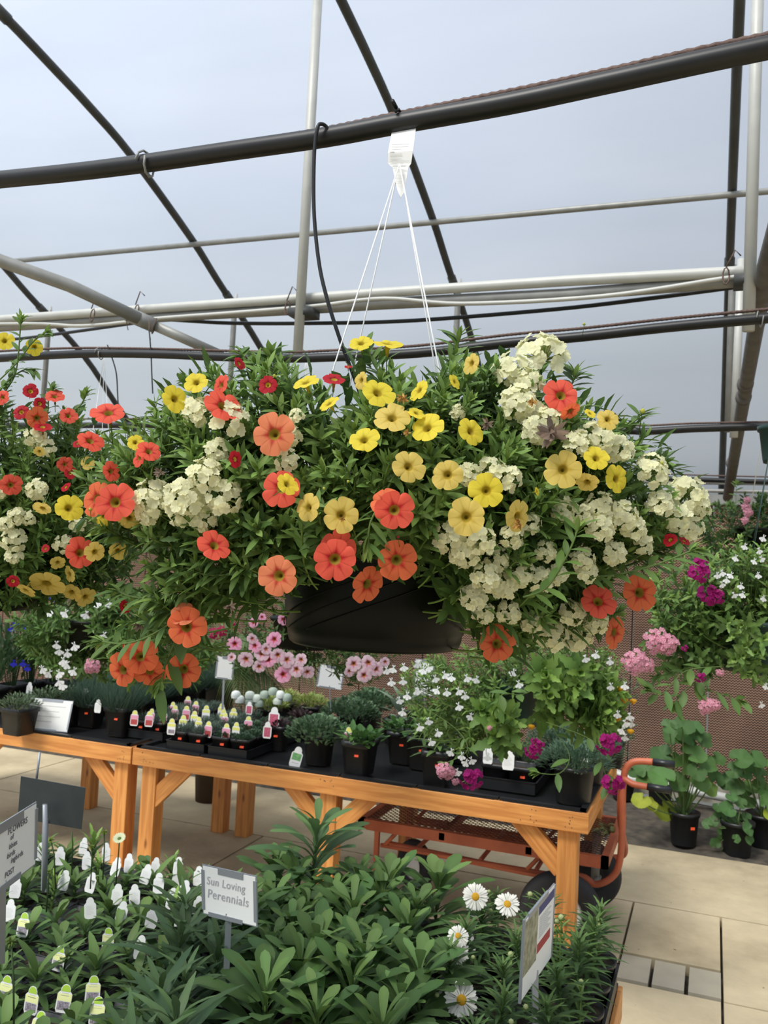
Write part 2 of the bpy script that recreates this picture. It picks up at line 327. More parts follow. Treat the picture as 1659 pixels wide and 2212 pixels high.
def lobelia(seed,c=(.86,.87,.86)):
    random.seed(seed); mb=MB()
    for a,L,W in ((-1.57,1,.62),(-1.57-.75,.95,.55),(-1.57+.75,.95,.55),(1.1,.5,.2),(2.04,.5,.2)):
        d=V((math.cos(a),math.sin(a),.12)); leaf(mb,V((0,0,0)),d,V((0,0,1)),L,W,c,'obov',bend=.12,fold=.1,seg=5)
    mb.tube([(0,0,.02),(0,.1,-.7)],.09,5,c=tuple(x*.8 for x in c)); mb.tube([(0,.1,-.7),(.1,-.2,-1.6)],.04,4,c=(.1,.2,.05))
    return mb.mesh('lobelia_flower',[M['petal']])
LOB=[lobelia(1),lobelia(2)]; LOBB=lobelia(3,(.02,.02,.35))
def daisy(seed):
    random.seed(seed); mb=MB()
    for ring in range(2):
        n=17
        for k in range(n):
            a=2*math.pi*(k+.5*ring)/n+U(-.06,.06); e=U(-.12,.2)+.12*ring
            leaf(mb,V((.2*math.cos(a),.2*math.sin(a),.02)),V((math.cos(a),math.sin(a),e)),V((0,0,1)),U(.68,.85),.2,(.86,.85,.78),'obov',bend=U(.05,.4),fold=.15,seg=4)
    mb.lathe([(.3,0),(.27,.07),(.18,.12),(.0,.14)],14,c=(.75,.42,.03)); mb.lathe([(.08,-.18),(.22,-.1),(.26,.0)],10,c=(.1,.2,.05),mi=1)
    mb.tube([(0,0,-.1),(.05,0,-1.2),(0,0,-2.6)],.05,5,c=(.09,.18,.04),mi=1)
    return mb.mesh('daisy_flower',[M['petal'],M['leaf']])
DAI=[daisy(5),daisy(6)]
def bud(seed,c):
    random.seed(seed); mb=MB(); mb.lathe([(.0,.55),(.22,.5),(.42,.3),(.48,0),(.36,-.35),(.1,-.5)],10,c=c)
    for k in range(8):
        a=k*.785; leaf(mb,V((.1*math.cos(a),.1*math.sin(a),-.5)),V((math.cos(a),math.sin(a),1.0)),V((math.cos(a),math.sin(a),0)),.7,.3,(.12,.22,.06),bend=-.35,seg=3)
    mb.tube([(0,0,-.4),(.2,.1,-5)],.1,5,c=(.1,.2,.05)); return mb.mesh('flower_bud',[M['petal']])
BUDW=bud(1,(.55,.6,.3)); BUDR=bud(2,(.4,.03,.05)); BUDY=bud(3,(.6,.6,.12))
random.seed(5)
# ------------------------------------------------------------------ lighting
w=bpy.data.worlds.new('sky'); sc.world=w; w.use_nodes=True; t=w.node_tree; N=t.nodes.new; L=t.links.new; bg=t.nodes['Background']
tc=N('ShaderNodeTexCoord'); s=N('ShaderNodeSeparateXYZ'); L(tc.outputs['Generated'],s.inputs[0])
r=N('ShaderNodeValToRGB'); e=r.color_ramp.elements; e[0].position=0; e[0].color=(.20,.21,.20,1); e[1].position=1; e[1].color=(.95,1.0,1.05,1)
for p_,c_ in ((.08,(.275,.30,.305)),(.22,(.325,.37,.40)),(.38,(.39,.455,.555)),(.55,(.45,.52,.64)),(.75,(.80,.88,.98))):
    x=e.new(p_); x.color=(*c_,1)
L(s.outputs['Z'],r.inputs['Fac'])
def rng(src,a,b,c,d):
    m=N('ShaderNodeMapRange'); m.interpolation_type='SMOOTHSTEP'
    for k,v in zip(('From Min','From Max','To Min','To Max'),(a,b,c,d)): m.inputs[k].default_value=v
    L(src,m.inputs['Value']); return m.outputs[0]
def mul(a,b): m=N('ShaderNodeMath'); m.operation='MULTIPLY'; L(a,m.inputs[0]); L(b,m.inputs[1]); return m.outputs[0]
cn=N('ShaderNodeTexNoise'); cn.inputs['Scale'].default_value=2.2; cn.inputs['Detail'].default_value=3; L(tc.outputs['Generated'],cn.inputs['Vector'])
k=mul(mul(rng(s.outputs['X'],-.85,.15,1.62,.90),rng(s.outputs['Y'],-.5,.3,SKYB,1.0)),rng(cn.outputs['Fac'],.3,.7,.94,1.06))   # brighter cloud toward the sun's side
mx=N('ShaderNodeVectorMath'); mx.operation='SCALE'; L(r.outputs[0],mx.inputs[0]); L(k,mx.inputs['Scale']); L(mx.outputs[0],bg.inputs['Color']); bg.inputs['Strength'].default_value=1.0
def sun(name,d,e,ang,c):
    l=bpy.data.lights.new(name,'SUN'); l.energy=e; l.angle=math.radians(ang); l.color=c; o=bpy.data.objects.new(name,l); col.objects.link(o)
    o.rotation_mode='QUATERNION'; o.rotation_quaternion=V(d).normalized().to_track_quat('-Z','Y'); return o
sun('sun',(.30,.75,-1.0),SUNE,18,(1,.95,.86))
sc.view_settings.view_transform='Standard'; sc.view_settings.look='None'; sc.view_settings.gamma=1; sc.view_settings.use_curve_mapping=False
sc.view_settings.exposure=0.0
sc.cycles.max_bounces=8; sc.cycles.transparent_max_bounces=12; sc.cycles.diffuse_bounces=4; sc.cycles.use_denoising=True
# ================================================================== SETTING
def struct(o): o['kind']='structure'; return o
fl=MB(); 
# concrete slabs with open joints: each slab a quad over a dark sub-base
ys=[-3.5,-1.5,.8,2.9,4.215]; XJ=.083
def slab(x0,x1,y0,y1): fl.box((x0+.006,y0+.006,-.06),(x1-.006,y1-.006,0))
for a,b in zip(ys[:-1],ys[1:]):
    slab(-11,-6,a,b); slab(-6,-2.7,a,b); slab(-2.7,XJ,a,b); slab(XJ,2.4,a,b); slab(2.4,4.5,a,b)
slab(-11,-6,4.215,5.23); slab(-6,-2.7,4.215,5.23); slab(-2.7,-.37,4.215,5.23); slab(-.37,XJ,4.53,5.23); slab(XJ,2.4,4.215,5.23); slab(2.4,4.5,4.215,5.23)
slab(-11,-5.1,5.23,6.3); slab(-5.1,-2.2,5.23,6.3); slab(-2.2,4.5,5.23,6.3)
struct(fl.build('floor',M['conc'],smooth=False))
b=MB(); b.box((-11,-3.5,-.12),(4.5,7.9,-.055)); struct(b.build('floor_subbase',M['dirt'],smooth=False))
b=MB(); 
nx,ny=180,24; vs=[];fs=[]
for j in range(ny+1):
    for i in range(nx+1):
        x=-11+15.5*i/nx;y=6.29+1.4*j/ny; z=-.012+.012*math.sin(x*9+y*4)*math.sin(y*13)+U(-.006,.012); 
        if j==0: z=-.055
        vs.append((x,y,z))
for j in range(ny):
    for i in range(nx): a=j*(nx+1)+i; fs.append((a,a+1,a+nx+2,a+nx+1))
b.add(vs,fs); struct(b.build('ground',M['dirt']))
# back wall: brown cooling pads between rails
WY=7.7
b=MB()
x=-11
while x<4.5:
    b.box((x+.004,WY,.17),(x+.602,WY+.12,2.42)); x+=.61
struct(b.build('wall_back',M['pad'],smooth=False))
b=MB(); b.box((-11,WY-.06,.03),(4.5,WY+.1,.17)); struct(b.build('baseboard_back',M['kerb'],smooth=False))
b=MB(); b.box((-11,WY-.05,2.42),(4.5,WY+.12,2.5)); b.tube([(-11,WY-.06,2.60),(4.5,WY-.06,2.60)],.022,10); b.tube([(-11,WY-.05,2.53),(4.5,WY-.05,2.53)],.016,10)
struct(b.build('trim_1',M['galv'],smooth=False))
# film profile
PROFL=[(WY+.13,2.5),(7.62,2.72),(7.3,2.96),(6.91,3.22),(6.44,3.55),(5.72,3.89),(5.33,4.08),(4.6,4.36),(4.18,4.47),(3.89,4.53),(3.46,4.61),(2.8,4.70),(2.0,4.76),(1.2,4.78)]
full=PROFL+[(2.4-y,z) for y,z in reversed(PROFL[:-1])]
def dens(P,n=4):
    out=[]
    for i in range(len(P)-1):
        p0=P[max(0,i-1)];p1=P[i];p2=P[i+1];p3=P[min(len(P)-1,i+2)]
        for k in range(n):
            t=k/n; f=lambda a,b_,c,d:.5*((2*b_)+(-a+c)*t+(2*a-5*b_+4*c-d)*t*t+(-a+3*b_-3*c+d)*t**3)
            out.append((f(p0[0],p1[0],p2[0],p3[0]),f(p0[1],p1[1],p2[1],p3[1])))
    return out+[P[-1]]
fullD=dens(full)
b=MB(); vs=[];fs=[]; nxs=96
for y,z in fullD:
    for i in range(nxs+1):
        x=-11+15.5*i/nxs; vs.append((x,y+.0,z+.045+.012*math.sin(x*3.434+1.2)*math.sin(y*2)))
for j in range(len(fullD)-1):
    for i in range(nxs): a=j*(nxs+1)+i; fs.append((a,a+1,a+nxs+2,a+nxs+1))
b.add(vs,fs); struct(b.build('ceiling',M['film']))
b=MB(); ym=full[-1][0]; b.add([(-11,ym,0),(4.5,ym,0),(4.5,ym,2.55),(-11,ym,2.55)],[(0,1,2,3)]); struct(b.build('wall_front',M['film'],smooth=False))
for nm,x in (('wall_left',-11),('wall_right',4.5)):
    b=MB(); vs=[(x,full[0][0],0)]+[(x,y,z+.04) for y,z in full]+[(x,ym,0)]; b.add(vs,[tuple(range(len(vs)))]); struct(b.build(nm,M['film'],smooth=False))
# ribs
n_trim=2
X2=-1.785; SP=1.82
for k in range(-3,2):
    X=X2+SP*(k+1) if k!=0 else .06
    xs=X2+SP*(k+1)
    b=MB(); pts=[(xs,y,z) for y,z in fullD]; pts=[(xs,WY+.13,0)]+pts+[(xs,ym,0)]
    b.tube(pts,.026,8)
    # collar sleeves
    for yy in (3.5,5.95):
        i=min(range(len(fullD)),key=lambda q:abs(fullD[q][0]-yy)); p=V((xs,*fullD[i])); q=V((xs,*fullD[i-1])); d=(q-p).normalized()
        b.tube([p-d*.05,p+d*.05],.032,8)
    struct(b.build('trim_%d'%n_trim,M['rib'])); n_trim+=1
b=MB(); zt=4.08-.045
b.tube([(-5.43,5.33,zt),(4.5,5.33,zt)],.02,8)
struct(b.build('trim_%d'%n_trim,M['galv'])); n_trim+=1
# short struts under each rib (near Y=5.9)
for k in range(-3,2):
    xs=X2+SP*(k+1); b=MB(); b.tube([(xs+.03,5.95,3.86),(xs+.02,5.95,3.76),(xs+.02,5.95,2.75)],[.012,.022,.022],8)
    struct(b.build('trim_%d'%n_trim,M['galv'])); n_trim+=1
# ================================================================== TRUSS, PIPES
TY=3.52
def pl(pts,Y): return [onY(x,y,Y) for x,y in pts]
def smooth(P,n=6):
    out=[]
    for i in range(len(P)-1):
        p0=P[max(0,i-1)];p1=P[i];p2=P[i+1];p3=P[min(len(P)-1,i+2)]
        for k in range(n):
            t=k/n; out.append((p1*2+(p2-p0)*t+(p0*2-p1*5+p2*4-p3)*t*t+(p1*3-p0-p2*3+p3)*t**3)*.5)
    return out+[P[-1]]
def ext(P,a=1.2,b=1.2):
    d0=(P[0]-P[1]).normalized(); d1=(P[-1]-P[-2]).normalized(); d0.z*=.3; d1.z*=.3; d0.y=0; d1.y=0
    return [P[0]+d0*a]+P+[P[-1]+d1*b]
chord=thing('truss_chord',(-1.8,TY,2.9),'long pale grey metal truss made of parallel pipes crossing the house behind the white posts','pipe')
b=MB(); b.tube(ext(pl([(0,690),(340,666),(830,632),(1220,607),(1636,585)],TY),2,.2),.022,12); b.build('upper_pipe',M['galvl'],chord)
b=MB(); b.tube(ext(pl([(0,706),(340,685),(640,668),(830,656),(1220,637),(1600,606)],TY+.03),2,.2),.026,12); b.build('lower_pipe',M['galv'],chord)
b=MB(); b.tube(smooth(ext(pl([(0,700),(180,704),(340,688),(500,676),(680,661),(830,645),(1000,656),(1300,640),(1560,602)],TY-.03),2,.1)),.009,6); b.build('cable',M['galvl'],chord)
for x,y in ((300,675),(205,684),(625,668),(1568,600)):
    b=MB(); p=onY(x,y,TY-.02)
    b.tube([p+V((.012*math.cos(a),.035*math.sin(a)*.2-.02,.035*math.sin(a))) for a in [i*.7 for i in range(10)]],.003,5)
    b.tube([p+V((0,-.03,.03)),p+V((.03,-.04,.09)),p+V((.05,-.03,.07))],.003,5); b.build('tie_wire',M['rust'],chord)
# vertical posts hanging from the roof
def post(xp,y0,y1,lab,r,m,Y=TY-.06,cap=None):
    p=onY(*y0,Y); q=onY(*y1,Y); x=(p.x+q.x)/2; o=thing('roof_post',(x,Y,q.z),lab,'post'); b=MB(); b.tube([(x,Y,4.56),(x,Y,q.z)],r,14); b.build('pole',m,o)
    b=MB(); z=onY(*(cap or y1),Y).z; b.box((x-.055,Y-.01,z-.02),(x+.055,Y+.09,z+.015)); b.build('clamp',M['rib'],o); return o
post(0,(690,0),(638,780),'pale galvanised vertical post rising through the centre, behind the looped black tube',.022,M['galvl'],cap=(640,672))
post(0,(1637,0),(1616,715),'pale galvanised vertical post at the far upper right, beside the dark rib',.022,M['galvl'],cap=(1622,600))
# slim pipe beside rib in the back right, seen lower
o=thing('drop_pipe',onY(1590,920,5.0),'slim pale vertical pipe running down beside the dark rib at right','pipe')
b=MB(); p=onY(1602,560,5.2); q=onY(1585,945,5.2); b.tube([p,q],.022,10); b.build('pole',M['galvl'],o)
# diagonal braces
o=thing('diagonal_brace',onY(200,640,3.0),'thick galvanised pipe slanting down to the right across the upper left','pipe')
b=MB(); P=[onY(-420,385,2.5),onY(0,563,2.95),onY(300,690,3.3)]; b.tube([P[0],P[1],onY(150,617,3.1),onY(300,688,3.35)],.029,14)
b.tube([onY(275,678,3.33),onY(335,704,3.4)],.034,14); b.tube([onY(335,704,3.4),onY(480,768,3.62)],.024,12); b.build('pole',M['galv'],o)
for x,y in ((282,683),(330,703)):
    b=MB(); p=onY(x,y,3.36); dd=(P[2]-P[1]).normalized(); q=dd.to_track_quat('Z','Y'); b.tube([p+q@V((.037*math.cos(a),.037*math.sin(a),.002*a)) for a in [i*.63 for i in range(11)]],.0025,5); b.tube([p+V((0,-.03,.02)),p+V((.02,-.05,-.05)),p+V((.03,-.05,-.08))],.002,5); b.build('tie_wire',M['rust'],o)
o=thing('diagonal_brace',onY(1600,900,5.0),'dark ringed pipe slanting down to the left at the right edge','pipe')
b=MB(); P=[onY(1830,-40,2.1),onY(1657,570,3.3),onY(1634,700,3.9),onY(1612,830,4.6),onY(1592,950,5.5),onY(1572,1075,6.6)]; b.tube(P,.033,14)
for i,(x,y,Y) in enumerate(((1634,690,3.85),(1610,830,4.6),(1606,858,4.75),(1582,1000,6.0))):
    p=onY(x,y,Y); d=(P[3]-P[2]).normalized(); b.tube([p-d*.02,p+d*.02],.039,12)
b.build('pole',M['brace'],o)
# basket pipes with rebar laid on top
def basket_pipe(pts,Y,r,lab,bar=None,ties=(),m=None,e=(2,1.5)):
    P=pl(pts,Y); o=thing('basket_pipe',P[len(P)//2],lab,'pipe'); b=MB(); b.tube(ext(smooth(P),*e),r,16); b.build('pole',m or M['pipe'],o)
    if bar:
        Q=ext(smooth([p+V((0,.004,0)) for p in pl(bar,Y+.008)]),*( e if bar[0][0]<=0 else (0.02,e[1]))) ; b=MB()
        L=[]; 
        for i in range(len(Q)-1):
            n=max(1,int((Q[i+1]-Q[i]).length/.007)); L+=[Q[i].lerp(Q[i+1],k/n) for k in range(n)]
        b.tube(L,[.0048+.0013*(i%2) for i in range(len(L))],7); b.build('reinforcing_bar',M['rust'],o)
    for x,y in ties:
        p=onY(x,y,Y); b=MB(); rr=r+.005
        b.tube([p+V((0.002*i,-rr*math.cos(i*.65),rr*1.12*math.sin(i*.65))) for i in range(11)],.0022,6); b.build('wire_tie',M['galv'],o)
    return o
MY=1.32
basket_pipe([(0,388),(150,373),(305,354),(500,326),(700,297),(866,266),(1100,224),(1300,181),(1500,137),(1659,103)],MY,.0165,'thick black overhead pipe nearest the camera, holding the large flower basket',
   bar=[(560,301),(700,278),(866,243),(1100,196),(1300,153),(1500,107),(1659,73)],ties=((308,355),),e=(2.2,1.8))
basket_pipe([(0,774),(100,768),(200,764),(330,765),(480,771),(620,774),(700,772),(900,763),(1100,741),(1250,728),(1450,706),(1659,687)],TY-.5,.0175,'sagging dark pipe with a rusty bar just above the large basket of flowers',
   bar=[(0,758),(100,753),(200,751),(330,753),(480,757),(620,760),(700,757),(900,746),(1100,722),(1250,709),(1450,687),(1659,667)],ties=((212,764),(1634,690)),e=(2,1))
basket_pipe([(0,919),(700,919),(1300,929),(1390,932),(1500,926),(1659,921)],4.8,.02,'dark pipe level with the middle of the flowers at right, under the slanting pipe',bar=[(0,905),(700,905),(1300,917),(1390,919),(1500,914),(1659,911)],e=(2,1))
basket_pipe([(0,1010),(700,1020),(1300,1030),(1500,1036),(1659,1041)],6.9,.018,'lowest of the dark pipes, just above the top of the brown wall',bar=[(0,1000),(700,1008),(1300,1019),(1500,1026),(1659,1030)],e=(2,1))
def wire(name,P,r,m,lab,cat,part=None):
    b=MB(); b.tube(smooth(P),r,8); o=b.build(name,m); return tag(o,lab,cat)
wire('irrigation_hose',[onY(-200,745,4.1),onY(0,735,4.0),onY(120,722,3.9),onY(290,698,3.75),onY(340,690,3.6),onY(500,698,3.6),onY(700,698,3.6),onY(900,692,3.6),onY(1200,668,3.6),onY(1400,645,3.6),onY(1590,620,3.6),onY(1640,614,3.5)],.009,M['black'],'thin black hose slung below the pale truss pipes','hose')
wire('drip_tube',[onY(708,287,MY-.012),onY(705,274,MY-.016),onY(695,268,MY-.024),onY(686,276,MY-.03),onY(679,330,MY-.03),onY(678,450,MY-.03),onY(688,560,MY-.03),onY(705,640,MY-.03),onY(735,735,MY-.02),onY(765,815,MY),onY(790,890,MY+.02),onY(800,960,MY+.03)],.0032,M['black'],'black drip tube looping from the overhead pipe into the large basket','tube')

for pts,lab in (([(232,745),(250,800),(254,850),(256,900)],'thin dark wire curving down beside the dark rib at left'),([(322,712),(326,760),(328,810),(330,850)],'thin dark wire hanging straight down at left'),([(1133,745),(1135,760),(1140,800)],'thin grey wire hook hanging at right of the white wires')):
    wire('hanging_wire',[onY(x,y,TY-.5) for x,y in pts],.0028,M['rubber'],lab,'wire')
# ================================================================== MAIN HANGING BASKET
BD=1.43
C0=D(818,1195,BD)
basket=thing('hanging_basket',D(818,1410,BD),'large hanging basket of orange, yellow and cream flowers in a black pot','hanging basket','hanging flower baskets')
zt=C0.z; zb=D(818,1392,BD).z; k=BD/FP; cx,cyy=C0.x,C0.y
b=MB(); hb=zt-zb
prof=[(.0,0),(175*k,0),(182*k,.004),(186*k,.012),(188*k,hb*.16),(191*k,hb*.165),(197*k,hb*.5),(203*k,hb*.9),(204*k,hb*.93),(211*k,hb*.935),(212*k,hb),(204*k,hb),(196*k,hb*.9),(150*k,hb*.86),(0,hb*.86)]
b.lathe(prof,72,o=(cx,cyy,zb)); 
for i in range(60):   # moulded ribs
    a=i*math.pi/30
    if i%15==3:
        continue
pot=b.build('pot',M['basket'],basket)
b=MB()
for j in range(3):      # raised spiral strips in the moulding
    pts=[]
    for i in range(26):
        a=-2.75+j*.38+i*.065; z=zb+hb*(.18+.028*i*.93); rr=(191+14*(z-zb)/hb)*k+.0006
        if z<zt-.004: pts.append((cx+rr*math.cos(a),cyy+rr*math.sin(a),z))
    b.tube(pts,.0011,5)
b.build('pot_moulding',M['basket'],basket)
b=MB(); b.lathe([(0,hb*.88),(200*k,hb*.88)],24,o=(cx,cyy,zb)); b.build('soil',M['soil'],basket)
# hanger wires
hook=onY(863,352,MY-.018)
def rimp(x,y,dd): return D(x,y,BD+dd)
hk2=onY(863,354,MY-.030)
for pts in ([hk2,rimp(722,790,-.10),rimp(700,880,-.10)],[hook,rimp(775,745,.09),rimp(745,880,.10)],[hk2,rimp(948,795,-.06),rimp(960,900,-.06)],[hook,rimp(940,795,.08),rimp(955,900,.09)]):
    b=MB(); b.tube(pts,.0013,6); b.build('hanger_wire',M['white'],basket)
b=MB(); p=onY(862,268,MY); rr=.021
b.tube([hook+V((0,.012,0)),p+V((0,rr*1.0,-.02)),p+V((0,rr*1.05,0)),p+V((0,.012,rr)),p+V((0,-.006,rr+.001)),p+V((0,-.017,rr*.6))],.0026,8)
b.tube([p+V((-.002,-.012,rr+.001)),p+V((-.002,-.03,rr+.003))],.0035,10); b.build('hanger_hook',M['black'],basket)
# plant tag hung at the hook
tg=thing('plant_tag',hook,'white plastic care tag hanging under the overhead pipe at the top of the wires','plant tag')
ty=MY-.024
L_=[(847,282),(838,330),(838,352),(843,358),(848,362),(858,410),(865,428),(873,416),(882,362),(888,353),(892,325),(899,272)]
P=[onY(x,y,ty+(.022 if i in (0,11) else 0 if i in (1,10) else .004)) for i,(x,y) in enumerate(L_)]; b=MB()
for i in range(5): 
    a,c_,d_,e_=P[i],P[i+1],P[10-i],P[11-i]
    th=V((0,.0006,0)); b.add([a,c_,d_,e_,a+th,c_+th,d_+th,e_+th],[(0,1,2,3),(7,6,5,4),(0,4,5,1),(3,2,6,7)])
b.add([P[5],P[6],P[6]+V((.0005,0,0))],[(0,1,2)])
b.build('tag_body',M['white'],tg,smooth=False)
b=MB()
for i in range(9):
    yy=312+i*5.2; x0=846 if i<3 else 842; x1=x0+(38,36,20,10,26,14,26,42,16)[i]
    sl=-.04; q=[onY(x0,yy,ty-.0006),onY(x1,yy+sl*(x1-x0),ty-.0006),onY(x1,yy+1.6+sl*(x1-x0),ty-.0006),onY(x0,yy+1.6,ty-.0006)]; b.add(q,[(0,3,2,1)])
b.add([onY(x,y,ty-.0006) for x,y in ((849,358),(876,358),(876,360.5),(849,360.5))],[(0,3,2,1)])
for i in range(10): 
    yy=366+i*3.2; b.add([onY(x,y,ty-.0006) for x,y in ((855,yy),(874-i*.7,yy),(874-i*.7,yy+.9),(855,yy+.9))],[(0,3,2,1)])
b.build('small_print',M['print'],tg,smooth=False)
# --- foliage envelope
def inpoly(x,y,P):
    c=False; j=len(P)-1
    for i in range(len(P)):
        if (P[i][1]>y)!=(P[j][1]>y) and x<(P[j][0]-P[i][0])*(y-P[i][1])/(P[j][1]-P[i][1])+P[i][0]: c=not c
        j=i
    return c
def sample(P):
    xs=[p[0] for p in P]; ys=[p[1] for p in P]
    while True:
        x,y=U(min(xs),max(xs)),U(min(ys),max(ys))
        if inpoly(x,y,P): return x,y
def bs(x,y): return BD-.36*math.sqrt(max(.04,1-((x-820)/760)**2-((y-1050)/430)**2))
MAINP=[(190,1000),(240,930),(310,915),(350,860),(430,810),(500,800),(560,765),(640,800),(730,830),(770,790),(830,770),(900,850),(975,760),(1030,790),(1075,770),(1200,830),(1260,870),(1330,890),(1420,960),(1500,1050),(1530,1120),(1490,1180),(1390,1200),(1350,1250),(1330,1340),(1280,1380),(1130,1380),(1050,1340),(1010,1260),(960,1180),(880,1150),(700,1150),(620,1190),(560,1270),(470,1270),(440,1330),(380,1340),(300,1440),(240,1440),(215,1390),(260,1300),(330,1240),(300,1180),(210,1170),(170,1090)]
def stream(mb,P,n,depth,center,L,W,c1,c2,up=.55,tc=.25,prof='lance',tooth=0,nl=16,seg=4,jit=.10,slen=(.10,.17),stem=.0012,open_=1.0):
    for _ in range(n):
        x,y=sample(P); tip=D(x,y,depth(x,y)+U(0,jit)); out=(tip-center).normalized()
        tan=(out*.75+V((0,0,up))+(-CF)*tc+rv()*.45).normalized()
        Ls=U(*slen); base=tip-tan*Ls*.55-out*Ls*.45
        shoot(mb,base,tip,tan,nl,L*U(.8,1.15),W,c1,c2,prof,tooth,seg,stem=stem,open_=open_)
fb=MB()
stream(fb,MAINP,430,bs,C0+V((0,0,-.03)),.040,.0108,G['mid'],G['bright'])
# verbena foliage (toothed, darker) on the right side and broad leaves
RP=[(1040,800),(1200,850),(1400,960),(1500,1060),(1500,1170),(1330,1230),(1300,1350),(1100,1370),(1020,1250),(960,1150),(950,1000),(1000,880)]
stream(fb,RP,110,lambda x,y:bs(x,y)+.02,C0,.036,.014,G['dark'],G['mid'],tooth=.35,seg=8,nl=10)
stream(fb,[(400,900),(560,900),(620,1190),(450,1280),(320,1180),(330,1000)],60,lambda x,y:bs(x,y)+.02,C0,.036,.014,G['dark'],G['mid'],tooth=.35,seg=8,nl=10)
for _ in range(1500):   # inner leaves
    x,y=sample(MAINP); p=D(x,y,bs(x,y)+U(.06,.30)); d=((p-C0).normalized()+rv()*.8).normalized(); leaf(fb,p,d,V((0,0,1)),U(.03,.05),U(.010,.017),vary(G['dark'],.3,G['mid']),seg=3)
# long stems with leaves that reach past the mass
def trail(mb,pts,dd,L=.034,W=.011,n=14,c1=None,c2=None,big=None):
    P=smooth([D(x,y,d) for x,y,d in pts],5); mb.tube(P,.0014,5,c=(.14,.22,.06))
    for i in range(n):
        t=.12+.88*i/(n-1); k=min(len(P)-1.001,t*(len(P)-1)); j=int(k); p=P[j].lerp(P[j+1],k-j); ax=(P[j+1]-P[j]).normalized()
        s=ax.cross(V((0,-.5,.8))).normalized()*(1 if i%2 else -1)
        leaf(mb,p,(ax*.6+s*.9+rv()*.25),V((0,-.4,.9)),(big or L)*U(.8,1.2),W*U(.8,1.2),vary(c1 or G['mid'],.2),bend=.2)
    tan=(P[-1]-P[-2]).normalized()
    for i in range(9): leaf(mb,P[-1]-tan*U(0,.015),(tan+rv()*.55),V((0,0,1)),L*.7,W*.7,vary(c2 or G['bright'],.15),seg=3)
trail(fb,[(520,1250,1.28),(440,1300,1.29),(400,1330,1.30),(350,1330,1.31)],0,big=.05,W=.018,n=10)
trail(fb,[(540,1240,1.27),(440,1290,1.28),(380,1380,1.30),(345,1480,1.31)],0,big=.055,W=.021,n=9)
trail(fb,[(420,1310,1.24),(330,1370,1.25),(270,1390,1.25),(215,1385,1.27)],0,n=16)
trail(fb,[(450,1270,1.24),(360,1290,1.25),(290,1290,1.26),(250,1275,1.27)],0,n=16)
trail(fb,[(560,1220,1.17),(500,1240,1.17),(440,1240,1.18),(400,1225,1.2)],0,n=16)
trail(fb,[(1180,1230,1.2),(1290,1245,1.2),(1400,1225,1.2),(1500,1187,1.2)],0,n=20)
trail(fb,[(860,1010,1.1),(825,1080,1.08),(800,1130,1.07),(795,1180,1.07)],0,n=14)
trail(fb,[(800,880,1.2),(820,820,1.2),(805,780,1.2),(790,752,1.2)],0,n=12,L=.03)
trail(fb,[(830,900,1.2),(828,850,1.22),(826,800,1.22),(828,770,1.22)],0,n=5)
trail(fb,[(1240,950,1.25),(1330,930,1.25),(1370,910,1.25),(1385,893,1.25)],0,n=8,W=.009)
trail(fb,[(1150,900,1.3),(1165,850,1.3),(1160,790,1.3),(1170,760,1.3)],0,n=3)
trail(fb,[(980,860,1.25),(985,800,1.25),(988,760,1.25),(990,728,1.25)],0,n=16)
trail(fb,[(560,860,1.25),(555,820,1.25),(540,790,1.25),(520,765,1.26)],0,n=16)
trail(fb,[(590,860,1.23),(588,820,1.23),(585,790,1.23),(583,765,1.23)],0,n=12,W=.015)
trail(fb,[(1200,900,1.22),(1215,860,1.24),(1235,830,1.25),(1245,805,1.25)],0,n=18)
trail(fb,[(1130,1290,1.12),(1180,1270,1.11),(1225,1200,1.1),(1250,1140,1.1)],0,n=14)
fb.build('foliage',M['leaf'],basket)
def put(parent,depthf,L,protos,name='flower',dz=-.03):
    for it in L:
        x,y,r,kd=it[:4]; tx,ty=(it[4],it[5]) if len(it)>5 else (U(-.25,.25),U(-.1,.3)); d=depthf(x,y)+dz+(it[6] if len(it)>6 else 0)
        inst(name,random.choice(protos[kd]),parent,D(x,y,d),face(tx,ty),r/FP*d)
